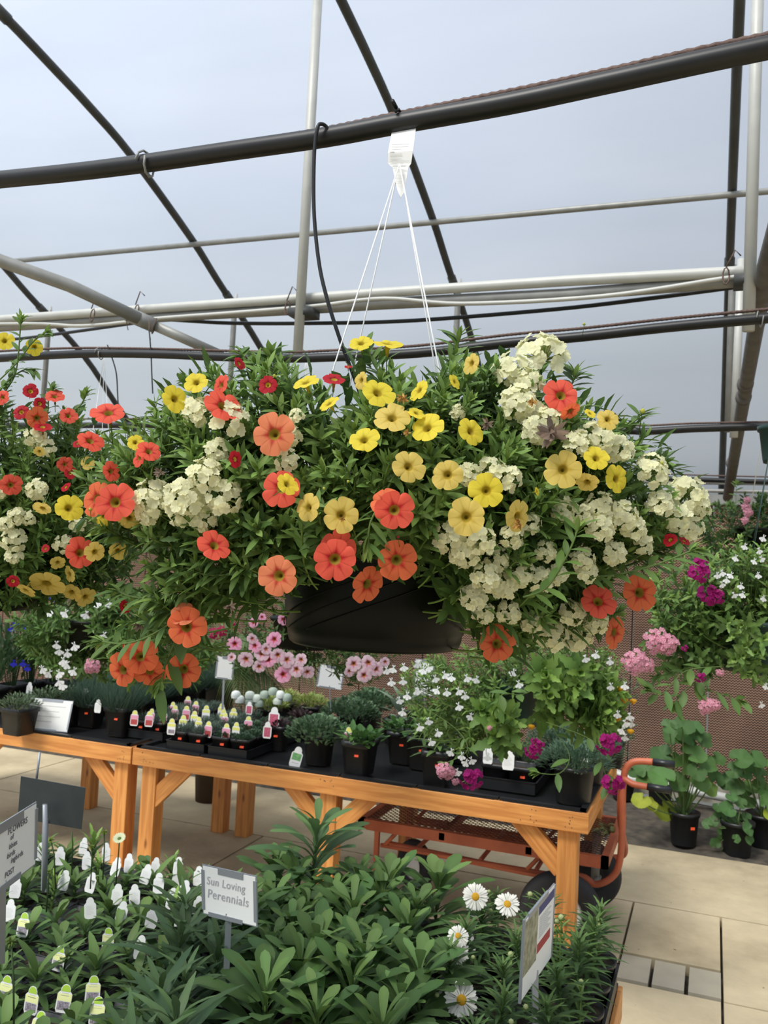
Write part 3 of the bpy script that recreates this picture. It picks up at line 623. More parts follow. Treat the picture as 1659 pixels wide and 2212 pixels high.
FL=[(234,891,37,'c',.1,1.1),(482,876,42,'c',.7,.8),(477,832,24,'c',-.9,.3),(517,785,16,'r',1.5,.6),(579,831,22,'r',.1,.35),(592,938,47,'p',-.1,.1),(608,1055,43,'c',-.2,.1),(621,1046,27,'y',.9,.7,-.03),
(195,952,30,'c',.8,1.1),(322,975,27,'c',.6,.8),(300,990,20,'c',-.8,.3),(240,1018,22,'c',1.3,.2),(248,1085,43,'c',-.05,.15,-.02),(208,1078,40,'o',-.5,.2,.02),(508,992,20,'r',1.5,.2),(722,819,27,'r',.2,1.6),(752,792,9,'r',0,1.6),
(174,1194,34,'c',.8,.3),(464,1178,38,'c',.7,.8),(602,1244,45,'p',-.25,.1),(724,1208,47,'c',.1,.05,-.03),(730,1184,40,'c',.1,.3),(857,1210,46,'o',.1,-.15),(795,1262,42,'o',.9,-.3),(852,1102,43,'c',.1,.0,-.03),(832,1082,34,'o',-.3,.6),
(402,1355,44,'o',0,.0,-.04),(395,1325,30,'p',0,.9),(303,1419,38,'o',.15,.1,-.04),(264,1448,38,'o',-.5,-.1,-.02),(322,1452,38,'o',0,-.6,-.02),(396,1446,39,'o',0,-.1,-.03),(270,1310,16,'r',1.6,.5),
(1074,1391,40,'o',.1,.1),(1292,1299,38,'c',.0,.5),(1382,1280,40,'o',.2,.1),(1328,1366,36,'o',.9,-.1),(1212,854,39,'c',.0,.35),(1232,888,24,'o',.6,-1.2),(1448,1166,17,'r',-.9,.9),(1478,1168,14,'r',.7,1.4),(268,1395,13,'r',-1.8,.2),
(424,826,27,'y',-.1,.55),(378,862,31,'y',.9,.3),(292,956,18,'y',.2,.3),(780,741,26,'y',-.1,1.0),(838,742,34,'y',.2,2.4),(816,848,38,'y',.3,.7),(847,902,39,'b',.0,.75),(786,950,34,'y',-.2,.7),(660,826,30,'y',-.5,1.6),(922,924,38,'y',-.5,.7),(1018,932,33,'y',.6,.4),(883,1008,36,'b',.3,.3),(967,1026,36,'b',-.2,.1),(1051,1060,38,'y',0,.1,-.03),(1008,1117,44,'b',0,.05,-.04),(665,1097,32,'b',-.8,.2),(737,1113,38,'b',.05,.1),(1119,1115,35,'b',.8,-.2),(1216,1014,40,'b',-.1,.15),(1288,990,29,'y',.1,.5),(1332,1035,32,'y',.6,.1),(905,843,26,'y',-1.3,.9),(983,825,18,'y',1.2,.6),(1018,785,24,'b',-1.3,.3),(780,822,22,'b',-1.2,.2),(1313,906,24,'b',.1,.3),(1268,1042,26,'b',-.4,-.8),(149,1098,31,'y',.7,.35),(710,872,24,'y',-1,1.4),(900,892,20,'y',.5,1.2),(92,1098,20,'b',-.2,-1.3),(205,1192,22,'b',.6,-.3),(225,1115,22,'y',0,.2,.06),(280,1120,26,'b',.2,-.5,.06),(255,1190,22,'b',.3,-.5,.08),(1160,1062,10,'y',1.5,.3),(1275,893,14,'y',.5,1.0)]
put(basket,bs,FL,PET)
VL=[(1172,752,62,0,.0,1.6),(1108,790,46,1,0,.6),(1135,822,44,0,0,.5),(1118,862,44,2,-.2,.3),(1150,895,40,1,0,0),(1190,905,36,0,.3,0),(1158,930,34,2,0,-.3),(430,880,44,0,0,.7),(492,898,42,1,0,.5),(468,968,32,2,0,.3),(632,938,28,0,.6,0),(618,990,28,1,0,0),(325,1068,46,0,0,.4),(395,1070,50,2,0,.3),(440,1018,42,0,0,.6),(486,1072,42,1,.3,0),(318,1108,34,2,0,-.2),(435,1118,40,0,0,-.2),(385,1110,34,1,-.1,-.1),
(1062,1006,32,1,0,.6),(1012,1022,30,2,0,.2),(1098,1030,34,0,0,.2),(968,1158,46,0,-.2,0),(1005,1195,44,2,0,-.3),(1040,1165,40,1,0,0),(1108,1158,36,0,0,-.2),(1152,1128,30,1,.5,0),(1218,1096,40,2,0,.4),(1262,1110,32,0,0,.3),(1300,1090,44,1,0,.5),(1345,1110,46,0,.1,.3),(1375,1140,36,2,.3,0),(1300,1140,38,2,0,0),(1250,950,36,0,0,.5),(1292,940,42,1,0,.5),(1340,965,38,2,.2,.4),(1415,1010,42,0,.4,.4),(1490,1058,46,1,.2,.5),(1518,1092,34,2,.7,.2),(1472,1120,42,0,.4,0),(1500,1145,36,1,.4,-.3),(1430,1085,38,2,0,.2),
(1048,1245,40,0,-.2,0),(1090,1262,42,2,0,-.1),(1125,1235,40,1,0,0),(1170,1252,36,0,.1,0),(1205,1240,30,2,0,0),(1262,1205,34,0,.2,.2),(1272,1235,30,1,.3,0),(1022,1290,38,2,-.2,-.1),(1045,1325,32,0,0,-.3),(1195,1372,44,1,0,-.3),(1250,1375,44,0,.1,-.3),(1290,1345,36,2,.2,-.3),(1100,1325,34,0,0,-.3),(1240,1325,36,1,.1,-.2),(1150,1345,32,2,0,-.3),(1075,1205,34,1,0,0),(990,888,20,0,0,.2),(640,895,18,1,0,.3),(1395,1175,30,0,.3,0),(1330,1195,34,2,.1,-.1),(1180,1190,30,0,0,0)]
for x,y,r,v,tx,ty in VL:
    d=bs(x,y)-.015; inst('cream_verbena_cluster',VERB[v],basket,D(x,y,d+U(0,.03)),face(tx,ty+.2),(r if y<1080 else r*.87)/FP*d)
for x,y,r,kd in ((870,860,13,'d'),(880,935,8,'d'),(1190,935,34,'D'),(1120,1130,14,'d'),(300,1350,13,'D'),(497,1310,14,'D'),(1052,915,14,'D'),(345,1020,12,'D'),(740,1120,8,'d'),(1150,868,10,'d')):
    d=bs(x,y)-.04; mb=MB(); p=D(x,y,d)
    for _ in range(16): leaf(mb,p,rv()+V((0,0,-.3)),V((0,1,0)),r/FP*d*1.1,r/FP*d*.45,vary((.42,.24,.07) if kd=='d' else (.20,.15,.11),.3),bend=.6,seg=3)
    mb.build('withered_flower',M['dead'],basket)
for x,y,r,kd in ((593,812,7,'y'),(1388,888,11,'y'),(1262,700,6,'y'),(195,1100,7,'y'),(1430,1000,8,'y'),(752,1040,6,'y'),(700,1055,6,'y'),(1468,1180,6,'r'),(860,1160,6,'r')):
    d=bs(x,y)-.03; inst('flower_bud',BUDY if kd=='y' else BUDR,basket,D(x,y,d),face(U(-1,1),1.2),r/FP*d)
# ================================================================== OTHER HANGING BASKETS
def wires(parent,top,pts,r=.0013,m='white'):
    for p in pts:
        b=MB(); b.tube([top,p],r,5); b.build('hanger_wire',M[m],parent)
def pot_at(parent,c,rt,rb,h,m,name='pot'):
    b=MB(); b.lathe([(0,0),(rb,0),(rb*1.03,.01),(rb+(rt-rb)*.85,h*.86),(rt*1.04,h*.88),(rt*1.05,h),(rt*.98,h),(rt*.9,h*.88),(0,h*.86)],40,o=tuple(c)); b.build(name,M[m],parent)
# left basket
d0=1.80; LC=D(-60,1130,d0); lb=thing('hanging_basket',LC,'hanging basket cut off by the left edge with red, yellow and cream flowers','hanging basket','hanging flower baskets')
pot_at(lb,LC-V((0,0,.17)),.16,.13,.17,'basket'); 
hk=onY(-90,398,MY); wires(lb,hk,[LC+V((.15,0,0)),LC+V((-.15,0,0)),LC+V((0,.15,0))])
lbs=lambda x,y: d0-.22*math.sqrt(max(.05,1-((x+60)/330)**2-((y-1050)/330)**2))
LP=[(-160,800),(-60,800),(0,850),(40,880),(100,880),(200,900),(260,950),(290,1040),(300,1180),(250,1260),(180,1290),(60,1290),(0,1300),(-160,1280),(-330,1200),(-400,1050),(-330,900)]
mb=MB(); stream(mb,LP,480,lbs,LC+V((0,0,-.05)),.034,.009,G['mid'],G['bright'],jit=.12)
stream(mb,[(0,1180),(300,1180),(280,1290),(120,1330),(0,1320)],60,lambda x,y:1.75,LC,.032,.012,G['dark'],G['mid'],jit=.15,up=-.2)
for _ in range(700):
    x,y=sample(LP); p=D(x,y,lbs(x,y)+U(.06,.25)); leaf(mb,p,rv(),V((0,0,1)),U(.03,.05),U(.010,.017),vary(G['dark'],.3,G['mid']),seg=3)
dl=1.66
trail(mb,[(0,900,dl),(10,850,dl),(35,800,dl),(45,690,dl)],0,n=22,L=.03); trail(mb,[(0,820,dl),(40,780,dl),(70,740,dl),(98,718,dl)],0,n=16,L=.028); trail(mb,[(-20,880,dl),(10,830,dl),(50,800,dl),(75,800,dl)],0,n=20,L=.028,W=.008)
trail(mb,[(60,940,dl),(110,910,dl),(170,880,dl),(185,850,dl)],0,n=16,L=.03,W=.012); trail(mb,[(60,960,dl),(100,900,dl),(105,860,dl),(112,840,dl)],0,n=14,L=.03,W=.012)
mb.build('foliage',M['leaf'],lb)
LFL=[(10,737,20,'y',.2,.1),(74,750,19,'y',.3,-.3),(66,845,18,'r',.5,.4),(86,872,15,'r',.9,.3),(5,858,17,'c',-.2,.2),(118,856,21,'c',.3,1.0),(46,890,18,'r',.1,.4),(80,903,24,'o',.6,-.2),(148,898,20,'c',.6,.6),(92,922,20,'r',.3,1.5),(168,958,12,'r',0,.8),(140,1003,17,'c',.6,-.1),(152,1022,14,'r',.6,.2),(142,1052,13,'r',-.6,.8),(23,1048,24,'c',.5,-.1),(90,1098,19,'b',0,-1.3),(85,975,12,'b',0,-.6),(100,1262,38,'b',0,-1.0),(55,1275,22,'b',-.5,-1.3),(155,1280,22,'b',0,-.6),(185,1290,22,'b',.8,-.6),(150,1240,18,'b',-.8,-.3),(125,1215,16,'b',.5,-.6),(98,1185,10,'r',0,.5),(28,1255,14,'r',.7,.2),(190,1000,16,'b',.5,.2)]
put(lb,lambda x,y:max(1.42,lbs(x,y)),LFL,PET)
for x,y,r,v in ((75,945,26,0),(95,965,22,1),(78,1060,26,2),(35,1115,22,0),(25,1165,28,1),(26,1197,22,2),(58,1120,18,0),(135,1175,22,1),(12,1130,20,2),(-5,1060,20,2),(165,1130,20,0)):
    d=max(1.44,lbs(x,y)-.01); inst('cream_verbena_cluster',VERB[v],lb,D(x,y,d),face(U(-.3,.3),U(-.3,.4)),r/FP*d)
# generic trailing basket
def tbasket(label,C,pot,polys,hookp,wm='white'):
    o=thing('hanging_basket',C,label,'hanging basket','hanging flower baskets')
    rt,rb,h,m=pot; pot_at(o,C,rt,rb,h,m); top=C+V((0,0,h))
    if hookp is not None: wires(o,hookp,[top+V((rt,0,0)),top+V((-rt*.5,rt*.8,0)),top+V((-rt*.5,-rt*.8,0))],m=wm)
    mb=MB()
    for kw in polys:
        kw=dict(kw); P=kw.pop('P'); n=kw.pop('n'); dd=kw.pop('d'); stream(mb,P,n,(lambda x,y:dd) if not callable(dd) else dd,top-V((0,0,.05)),kw.pop('L'),kw.pop('W'),kw.pop('c1',G['mid']),kw.pop('c2',G['bright']),**kw)
    return o,mb
def flw(o,me,name,L,d,r=None,sp=.3):
    for x,y,*q in L: inst(name,random.choice(me) if isinstance(me,list) else me,o,D(x,y,d+U(-.05,.05)),face(U(-sp,sp),U(-sp,sp),U(-.6,.6)),(q[0] if q else r)/FP*d)
# right green basket
RC=D(1650,1452,2.55)
rb_,mb=tbasket('green hanging pot at the right edge trailing leafy stems with magenta and white flowers',RC,(.13,.11,.15,'green'),[
 dict(P=[(1400,1260),(1450,1200),(1540,1190),(1600,1170),(1700,1170),(1700,1330),(1560,1330),(1500,1400),(1400,1330)],n=130,d=2.4,L=.042,W=.018,tooth=.35,seg=8,nl=9,jit=.2,slen=(.12,.2),open_=1.2),
 dict(P=[(1420,1300),(1560,1310),(1570,1440),(1500,1470),(1400,1460),(1390,1380)],n=55,d=2.4,L=.045,W=.02,c1=G['mid'],c2=G['mid'],tooth=.35,seg=8,nl=9,jit=.2,up=-.1,open_=1.2),
 dict(P=[(1560,1330),(1659,1340),(1659,1470),(1600,1470)],n=14,d=2.32,L=.045,W=.02,tooth=.35,seg=8,nl=8,jit=.05,up=-.1,open_=1.2),
 dict(P=[(1560,1180),(1700,1170),(1700,1330),(1560,1330)],n=50,d=2.42,L=.025,W=.006,nl=12,jit=.1)],D(1668,945,2.5),'green')
def tr(mb,pts,**k): trail(mb,pts,0,c1=G['mid'],c2=G['bright'],**k)
tr(mb,[(1500,1350,2.4),(1450,1330,2.4),(1430,1300,2.4),(1450,1290,2.4)],n=4,L=.03); tr(mb,[(1560,1440,2.35),(1480,1450,2.35),(1430,1500,2.35),(1400,1490,2.35)],n=12,L=.035,W=.022,big=.05); tr(mb,[(1540,1440,2.35),(1500,1480,2.35),(1560,1500,2.35),(1600,1515,2.35)],n=10,L=.035,W=.02,big=.05); tr(mb,[(1520,1460,2.35),(1470,1500,2.35),(1455,1525,2.35)],n=7,L=.03,W=.022,big=.045)
mb.build('foliage',M['leaf'],rb_)
flw(rb_,VMAG,'magenta_flower_cluster',[(1512,1238,22),(1532,1285,24),(1512,1222,20),(1550,1290,18),(1500,1240,14)],2.33); flw(rb_,VPNK,'pink_striped_flower_cluster',[(1425,1385,30),(1445,1395,24),(1375,1430,28),(1395,1438,20),(1530,1525,20),(1545,1525,14)],2.33); flw(rb_,VPNK,'pink_striped_flower_cluster',[(1556,1455,9),(1510,1490,7)],2.33); flw(rb_,VMAG,'magenta_flower_cluster',[(1480,1401,8),(1515,1465,12)],2.33)
flw(rb_,LOB,'white_lobelia_flower',[(1590,1203),(1610,1178),(1640,1187),(1630,1210),(1645,1205),(1601,1263),(1638,1240),(1580,1240),(1560,1235),(1605,1282),(1585,1283),(1650,1160),(1650,1290),(1550,1240),(1570,1250),(1560,1260),(1655,1480),(1645,1520)],2.32,r=11)
# mid green basket with lobelia (above the bench)
MC=D(1125,1560,3.35)
mb_,mb=tbasket('green hanging pot behind the black pot, trailing white lobelia and toothed leaves over the bench',MC,(.125,.105,.15,'green'),[
 dict(P=[(870,1430),(950,1410),(1030,1400),(1180,1390),(1340,1400),(1350,1440),(1300,1500),(1190,1480),(1070,1480),(1060,1580),(1000,1620),(900,1590),(860,1490)],n=260,d=3.15,L=.045,W=.010,nl=13,jit=.3,slen=(.12,.2)),
 dict(P=[(1170,1440),(1300,1440),(1340,1500),(1330,1580),(1240,1560),(1190,1590)],n=60,d=3.05,L=.085,W=.046,c1=(.12,.21,.05),c2=(.20,.33,.07),tooth=.35,seg=8,nl=7,jit=.15,up=0,open_=1.3),
 dict(P=[(1040,1520),(1110,1540),(1110,1600),(1030,1600)],n=14,d=3.05,L=.085,W=.046,c1=(.12,.21,.05),c2=(.20,.33,.07),tooth=.35,seg=8,nl=7,jit=.1,open_=1.3),
 dict(P=[(1320,1430),(1380,1480),(1370,1600),(1330,1640)],n=26,d=3.2,L=.04,W=.005,c1=G['grey'],c2=G['grey'],nl=10,jit=.2)],D(1135,745,3.1))
tr(mb,[(1170,1480,3.1),(1130,1500,3.05),(1085,1500,3.0),(1072,1530,3.0)],n=7,L=.05,W=.03,big=.06); tr(mb,[(1190,1570,3.1),(1230,1630,3.05),(1210,1670,3.0),(1160,1670,3.0)],n=4,L=.05,W=.03,big=.06); tr(mb,[(1180,1560,3.05),(1280,1600,3.0),(1300,1650,3.0),(1315,1695,3.0)],n=6,L=.05,W=.03,big=.06); tr(mb,[(900,1520,3.1),(980,1570,3.05),(1010,1620,3.0),(960,1650,3.0)],n=8,L=.04,W=.012)
mb.build('foliage',M['leaf'],mb_)
wl=[(835,1445),(850,1442),(872,1438),(900,1432),(915,1445),(870,1468),(845,1470),(862,1510),(925,1440),(940,1463),(960,1455),(975,1460),(1008,1462),(1030,1465),(945,1488),(965,1492),(990,1490),(1005,1500),(990,1523),(1018,1545),(870,1535),(925,1555),(905,1568),(945,1580),(930,1600),(975,1622),(998,1630),(1018,1640),(1008,1645),(1054,1632),(988,1665),(1264,1420),(1288,1411),(1318,1425),(1350,1478),(1320,1480),(1335,1540),(1350,1560),(1345,1575),(1365,1560),(1350,1590),(1360,1545),(900,1490),(880,1500),(1110,1450),(1120,1475),(1400,1370),(1405,1365)]
flw(mb_,LOB,'white_lobelia_flower',wl,3.02,r=13)
flw(mb_,VMAG,'magenta_flower_cluster',[(1018,1686,27),(1315,1610,27),(1326,1697,26),(1150,1625,18),(1163,1612,14),(1155,1602,9)],2.98); flw(mb_,VPNK,'pink_striped_flower_cluster',[(958,1665,18),(972,1672,16),(985,1690,9),(1058,1573,6)],2.98)
flw(mb_,DAI,'small_yellow_flower',[],3)
for x,y in ((1340,1488),(1349,1513),(1313,1547),(1334,1553),(1362,1580),(1148,1570),(1368,1515)):
    p=D(x,y,3.1); yl=MB(); yl.lathe([(.002,-.01),(.013,0),(.011,.006),(0,.009)],10,c=(.75,.42,.03),o=tuple(p)); yl.build('small_yellow_flower',M['petal'],mb_)
# pink basket behind
PC=D(655,1400,3.75)
pb,mb=tbasket('basket of pink and pale pink petunias seen below the left of the black pot',PC,(.14,.11,.13,'basket'),[
 dict(P=[(480,1310),(620,1300),(720,1380),(880,1410),(850,1460),(700,1470),(600,1420),(520,1450),(460,1400)],n=110,d=3.6,L=.034,W=.010,nl=12,jit=.3,c1=G['dark'],c2=G['mid'])],onY(662,765,TY-.45))
mb.build('foliage',M['leaf'],pb)
pk=[(507,1391,17,'k'),(550,1395,15,'k'),(592,1381,17,'k'),(531,1424,18,'w'),(565,1412,17,'w'),(612,1457,19,'k'),(580,1425,17,'k'),(600,1415,16,'w'),(640,1446,17,'w'),(664,1452,15,'w'),(620,1425,17,'w'),(795,1432,18,'w'),(786,1459,17,'w'),(764,1434,17,'w'),(812,1445,17,'w'),(548,1345,11,'k'),(566,1333,9,'k'),(612,1338,13,'k'),(560,1440,14,'w'),(545,1380,12,'w'),(650,1425,14,'w'),(755,1450,12,'w'),(832,1430,11,'w'),(575,1402,13,'w'),(500,1420,10,'w')]
put(pb,lambda x,y:3.5,[p+(U(-.3,.3),U(-.2,.3)) for p in pk],PET,'petunia_flower')
flw(pb,VRED,'dark_red_flower_cluster',[(465,1368,16),(480,1362,12),(500,1350,10)],3.45)
# left lobelia basket
EC=D(200,1400,4.05)
eb,mb=tbasket('basket of white lobelia with one pink cluster, above the low grassy pots',EC,(.14,.11,.13,'basket'),[
 dict(P=[(100,1290),(200,1270),(330,1280),(450,1290),(470,1420),(430,1470),(340,1480),(200,1470),(60,1440),(20,1330)],n=330,d=3.85,L=.060,W=.016,nl=12,jit=.45,c2=(.11,.21,.05),open_=1.2)],onY(225,765,TY-.45))
mb.build('foliage',M['leaf'],eb)
flw(eb,LOB,'white_lobelia_flower',[(196,1288),(236,1300),(142,1322),(186,1325),(122,1390),(128,1403),(160,1393),(145,1408),(136,1425),(90,1443),(107,1452),(127,1452),(145,1433),(160,1447),(126,1470),(135,1478),(105,1320),(225,1370),(210,1300)],3.7,r=14)
flw(eb,VPNK,'pink_striped_flower_cluster',[(197,1441,19)],3.68)
# far upper right shrubs in a basket row
XC=D(1640,1190,5.6)
xb,mb=tbasket('leafy green basket with pale pink spikes behind the green string at right',XC,(.15,.12,.14,'basket'),[
 dict(P=[(1480,1170),(1520,1110),(1560,1075),(1600,1070),(1720,1060),(1720,1220),(1500,1220)],n=150,d=5.4,L=.06,W=.022,nl=10,jit=.5,c1=G['dark'],c2=G['mid'])],onY(1650,925,4.8))
tr(mb,[(1590,1110,5.4),(1590,1060,5.4),(1593,1045,5.4)],n=8,L=.05,W=.02); mb.build('foliage',M['leaf'],xb)
flw(xb,VPNK,'pale_pink_spike',[(1612,1095,10),(1618,1108,11),(1611,1124,9),(1615,1080,8)],5.3)
gc=D(1700,1000,3.4); o=thing('hanging_basket',gc,'dark green hanging pot cut off by the right edge, beside the slanting pipe','hanging basket','hanging flower baskets')
pot_at(o,gc,.105,.085,.14,'green'); wires(o,D(1700,905,3.4),[gc+V((.1,0,.14)),gc+V((-.1,0,.14)),gc+V((0,.1,.14))],m='galv')
# ================================================================== WOODEN BENCHES
def board(name,parent,a,b,w,h,m=None,up=(0,0,1)):
    """board from a to b (centres), cross-section w (sideways) x h (along up); long axis is local X"""
    a=V(a);b=V(b); d=(b-a); Ln=d.length; d.normalize(); u=V(up); s=u.cross(d).normalized(); u=d.cross(s)
    mb=MB(); e=.002; y,z=w/2,h/2; x=Ln/2
    vs=[];
    for xx,i in ((-x,e),(-x+e,0),(x-e,0),(x,e)):
        for yy,zz in ((-y+i+e,-z+i),(y-i-e,-z+i),(y-i,-z+i+e),(y-i,z-i-e),(y-i-e,z-i),(-y+i+e,z-i),(-y+i,z-i-e),(-y+i,-z+i+e)): vs.append((xx,yy,zz))
    fs=[tuple(range(7,-1,-1)),tuple(range(24,32))]
    for r in range(3):
        for k in range(8): fs.append((r*8+k,r*8+(k+1)%8,(r+1)*8+(k+1)%8,(r+1)*8+k))
    mb.add(vs,fs); me=mb.mesh(name,[m or M['wood']],smooth=False); o=bpy.data.objects.new(name,me); col.objects.link(o); o.parent=parent
    rot=Matrix((d,s,u)).transposed().to_4x4(); o.matrix_local=Matrix.Translation((a+b)/2-parent.location)@rot; return o
YF,YB,ZT=4.05,5.27,.755
def bench(x0,x1,label,legs_front,legs_back,yf=YF,yb=YB,zt=ZT,brace=True,braces=None,tops=True):
    o=thing('wooden_bench',((x0+x1)/2,(yf+yb)/2,0),label,'bench','wooden display benches')
    board('front_rail',o,(x0,yf+.019,zt-.0445),(x1,yf+.019,zt-.0445),.038,.089)
    board('back_rail',o,(x0,yb-.019,zt-.0445),(x1,yb-.019,zt-.0445),.038,.089)
    for x in (x0+.019,x1-.019): board('end_rail',o,(x,yf+.038,zt-.0445),(x,yb-.038,zt-.0445),.038,.089)
    for x in [x0+(x1-x0)*k/4 for k in (1,2,3)]: board('joist',o,(x,yf+.038,zt-.06),(x,yb-.038,zt-.06),.038,.06)
    for xs,y,s in ((legs_front,yf+.084,1),(legs_back,yb-.084,-1)):
        for x in xs: board('leg',o,(x,y,0),(x,y,zt-.089),.089,.089,up=(0,1,0))
    for x,sg,y in (braces or []): board("brace",o,(x-sg*.012,y,zt-.089-.19),(x+sg*.225,y,zt-.043),.036,.085)
    if tops:
        b=MB(); n=int((yb-yf-.08)/.019)
        zz=zt-.004
        for i in range(n):
            y=yf+.045+i*.019; b.box((x0+.02,y,zz-.014),(x1-.02,y+.008,zz))
        m=int((x1-x0)/.1)
        for i in range(m+1):
            x=x0+.02+(x1-x0-.04)*i/m; b.box((x-.003,yf+.04,zz-.018),(x+.003,yb-.04,zz-.004))
        b.build('plastic_grid_top',M['black'],o,smooth=False)
        b=MB(); k=6
        for i in range(k):
            a=x0+.012+(x1-x0-.024)*i/k; c=x0+.012+(x1-x0-.024)*(i+1)/k
            b.box((a+.003,yf+.014,zt-.012),(c-.003,yf+.045,zt+.012)); b.box((a+.02,yf+.008,zt-.002),(c-.02,yf+.02,zt+.004)); b.box((a+.003,yb-.045,zt-.012),(c-.003,yb-.014,zt+.012))
        for x in (x0+.012,x1-.042): b.box((x,yf+.014,zt-.012),(x+.03,yb-.014,zt+.012))
        b.build('grid_edge',M['black'],o,smooth=False)
    return o
ly=YF+.065
def nails(o,x0,xs):
    b=MB()
    for x in xs:
        for i in range(7):
            xx=x+U(-.045,.045); z=ZT-.0445+U(-.03,.03); b.add([(xx-.0022,YF-.0006,z-.0022),(xx+.0022,YF-.0006,z-.0022),(xx+.0022,YF-.0006,z+.0022),(xx-.0022,YF-.0006,z+.0022)],[(0,1,2,3)])
    b.build('nail_heads',M['rust'],o,smooth=False)
W1=bench(-2.905,-.49,'long orange-brown wooden bench at the centre, full of potted plants, nearest the paved aisle',(-2.82,-1.765,-.585),(-2.82,-1.7,-.60),
  braces=[(-2.79,1,ly),(-1.79,-1,ly),(-1.73,1,ly),(-.62,-1,ly)])
W0=bench(-5.33,-2.915,'orange-brown wooden bench at the left carrying grassy pots and a blank-looking white sign',(-5.25,-4.1,-3.0),(-5.25,-4.06,-3.0),braces=[(-4.07,1,ly),(-3.03,-1,ly),(-4.13,-1,ly)])
nails(W1,0,(-2.8,-1.765,-.6,-.75)); nails(W0,0,(-3.0,-3.9))
# ================================================================== POTS, TAGS, PLANTS
def pot_mesh(kind,w,h):
    b=MB(); r=w/2
    if kind=='sq': b.lathe([(0,0),(r*.74,0),(r*.78,.006),(r*.95,h*.82),(r*1.02,h*.83),(r*1.04,h),(r*.98,h),(r*.93,h*.84),(0,h*.82)],32,sq=.88,ang=math.pi/4*0)
    else: b.lathe([(0,0),(r*.76,0),(r*.78,.006),(r*.93,h*.88),(r*1.0,h*.89),(r*1.02,h),(r*.97,h),(r*.92,h*.9),(0,h*.88)],36)
    me=b.mesh('pot',[M['blackpot'],M['soil']]); 
    n=32 if kind=='sq' else 36
    for p in me.polygons:
        if p.index>=len(me.polygons)-n: p.material_index=1
    return me
PM={}
def gpot(kind,w,h):
    k=(kind,round(w,3),round(h,3))
    if k not in PM: PM[k]=pot_mesh(*k)
    return PM[k]
def stk():
    b=MB(); b.box((-.011,-.0008,-.007),(.011,0,.007)); return b.mesh('price_sticker',[M['sticker']],smooth=False)
STK=stk()
def tagmesh(style,h=.060,w=.033):
    b=MB(); o=[(-w*.40,0),(w*.40,0),(w*.5,h*.12),(w*.5,h*.66),(w*.42,h*.72),(w*.33,h*.76),(w*.32,h*.86),(w*.22,h*.96),(w*.08,h),(-w*.08,h),(-w*.22,h*.96),(-w*.32,h*.86),(-w*.33,h*.76),(-w*.42,h*.72),(-w*.5,h*.66),(-w*.5,h*.12)]
    n=len(o); b.add([(x,-.0005,z) for x,z in o]+[(x,.0005,z) for x,z in o],[tuple(range(n)),tuple(range(2*n-1,n-1,-1))]+[(i,i+n,(i+1)%n+n,(i+1)%n) for i in range(n)])
    mats=[M['white']]
    def q(x0,z0,x1,z1,mi,y=-.0009): b.add([(x0*w,y,z0*h),(x1*w,y,z0*h),(x1*w,y,z1*h),(x0*w,y,z1*h)],[(0,1,2,3)],mi=mi)
    def head(mi): b.add([(x*.9,-.0009,h*.5+(z-h*.5)*.97) for x,z in o if z>h*.74],[tuple(range(len([1 for x,z in o if z>h*.74])))],mi=mi)
    if style=='white':
        mats.append(M['print']); 
        for i in range(9): q(-.38,.2+i*.05,.12+.22*((i*7)%4)/3,.207+i*.05,1)
    if style=='yellow':
        mats+= [M['limep'],M['paleyel'],M['darkp'],M['print']]; head(1); q(-.48,.42,.48,.68,2); q(-.4,.1,.4,.40,3); q(-.3,.6,.3,.62,4); q(-.2,.68,.25,.7,4)
    if style=='pink':
        mats+= [M['yelp'],M['pinkp'],M['redp']]; head(1); q(-.47,.44,.47,.68,2); q(-.42,.08,.42,.42,3)
    if style=='lime':
        mats+= [M['yelp'],M['paleyel'],M['darkp']]; head(1); q(-.47,.5,.47,.68,1); q(-.35,.08,.42,.32,3)
    if style=='mag':
        mats+= [M['magp']]; q(-.38,.1,.38,.66,1)
    if style=='green':
        mats+= [M['greenp'],M['print']]; q(-.4,.35,.4,.68,1); q(-.3,.2,.3,.23,2)
    return b.mesh('plant_tag',mats,smooth=False)
TG={s:tagmesh(s) for s in ('white','yellow','pink','lime','mag','green')}
TAGS=[]
def ptag(pos,style,label,sc_=1,rz=0,tilt=0,group=None,roll=0):
    o=bpy.data.objects.new('plant_tag',TG[style]); o.location=pos; o.scale=(sc_,)*3; o.rotation_euler=(tilt,roll,rz); col.objects.link(o); tag(o,label,'plant tag',group); TAGS.append(o); return o
FOL={}
def fmesh(key,fn,n=3):
    if key not in FOL:
        FOL[key]=[]
        for i in range(n):
            mb=MB(); fn(mb); FOL[key].append(mb.mesh('foliage',[M['leaf']]))
    return random.choice(FOL[key])
def mound(n,R,Ht,L,W,c1,c2,prof='lance',up=.6,seg=3,tooth=0,bend=.3,stems=0,stemc=None,z0=0):
    def f(mb):
        for i in range(n):
            a=U(0,6.283); rr=R*math.sqrt(R_())*.95; z=Ht*(1-(rr/R)**2)**.5*U(.35,1); p=V((rr*math.cos(a),rr*math.sin(a),z0+z)); d=V((math.cos(a)*(rr/R)*1.1,math.sin(a)*(rr/R)*1.1,up))+rv()*.55
            leaf(mb,p,d,V((0,0,1)),L*U(.75,1.2),W*U(.8,1.2),vary(c1,.25,c2 if R_()<.4 else None),prof,bend=U(0,bend),seg=seg,tooth=tooth)
        for i in range(stems or 12):
            a=U(0,6.283); rr=R*U(0,.7); mb.tube([(rr*.3*math.cos(a),rr*.3*math.sin(a),0),(rr*math.cos(a),rr*math.sin(a),z0+Ht*.7)],.0012,4,c=stemc or c1,cap=False)
    return f
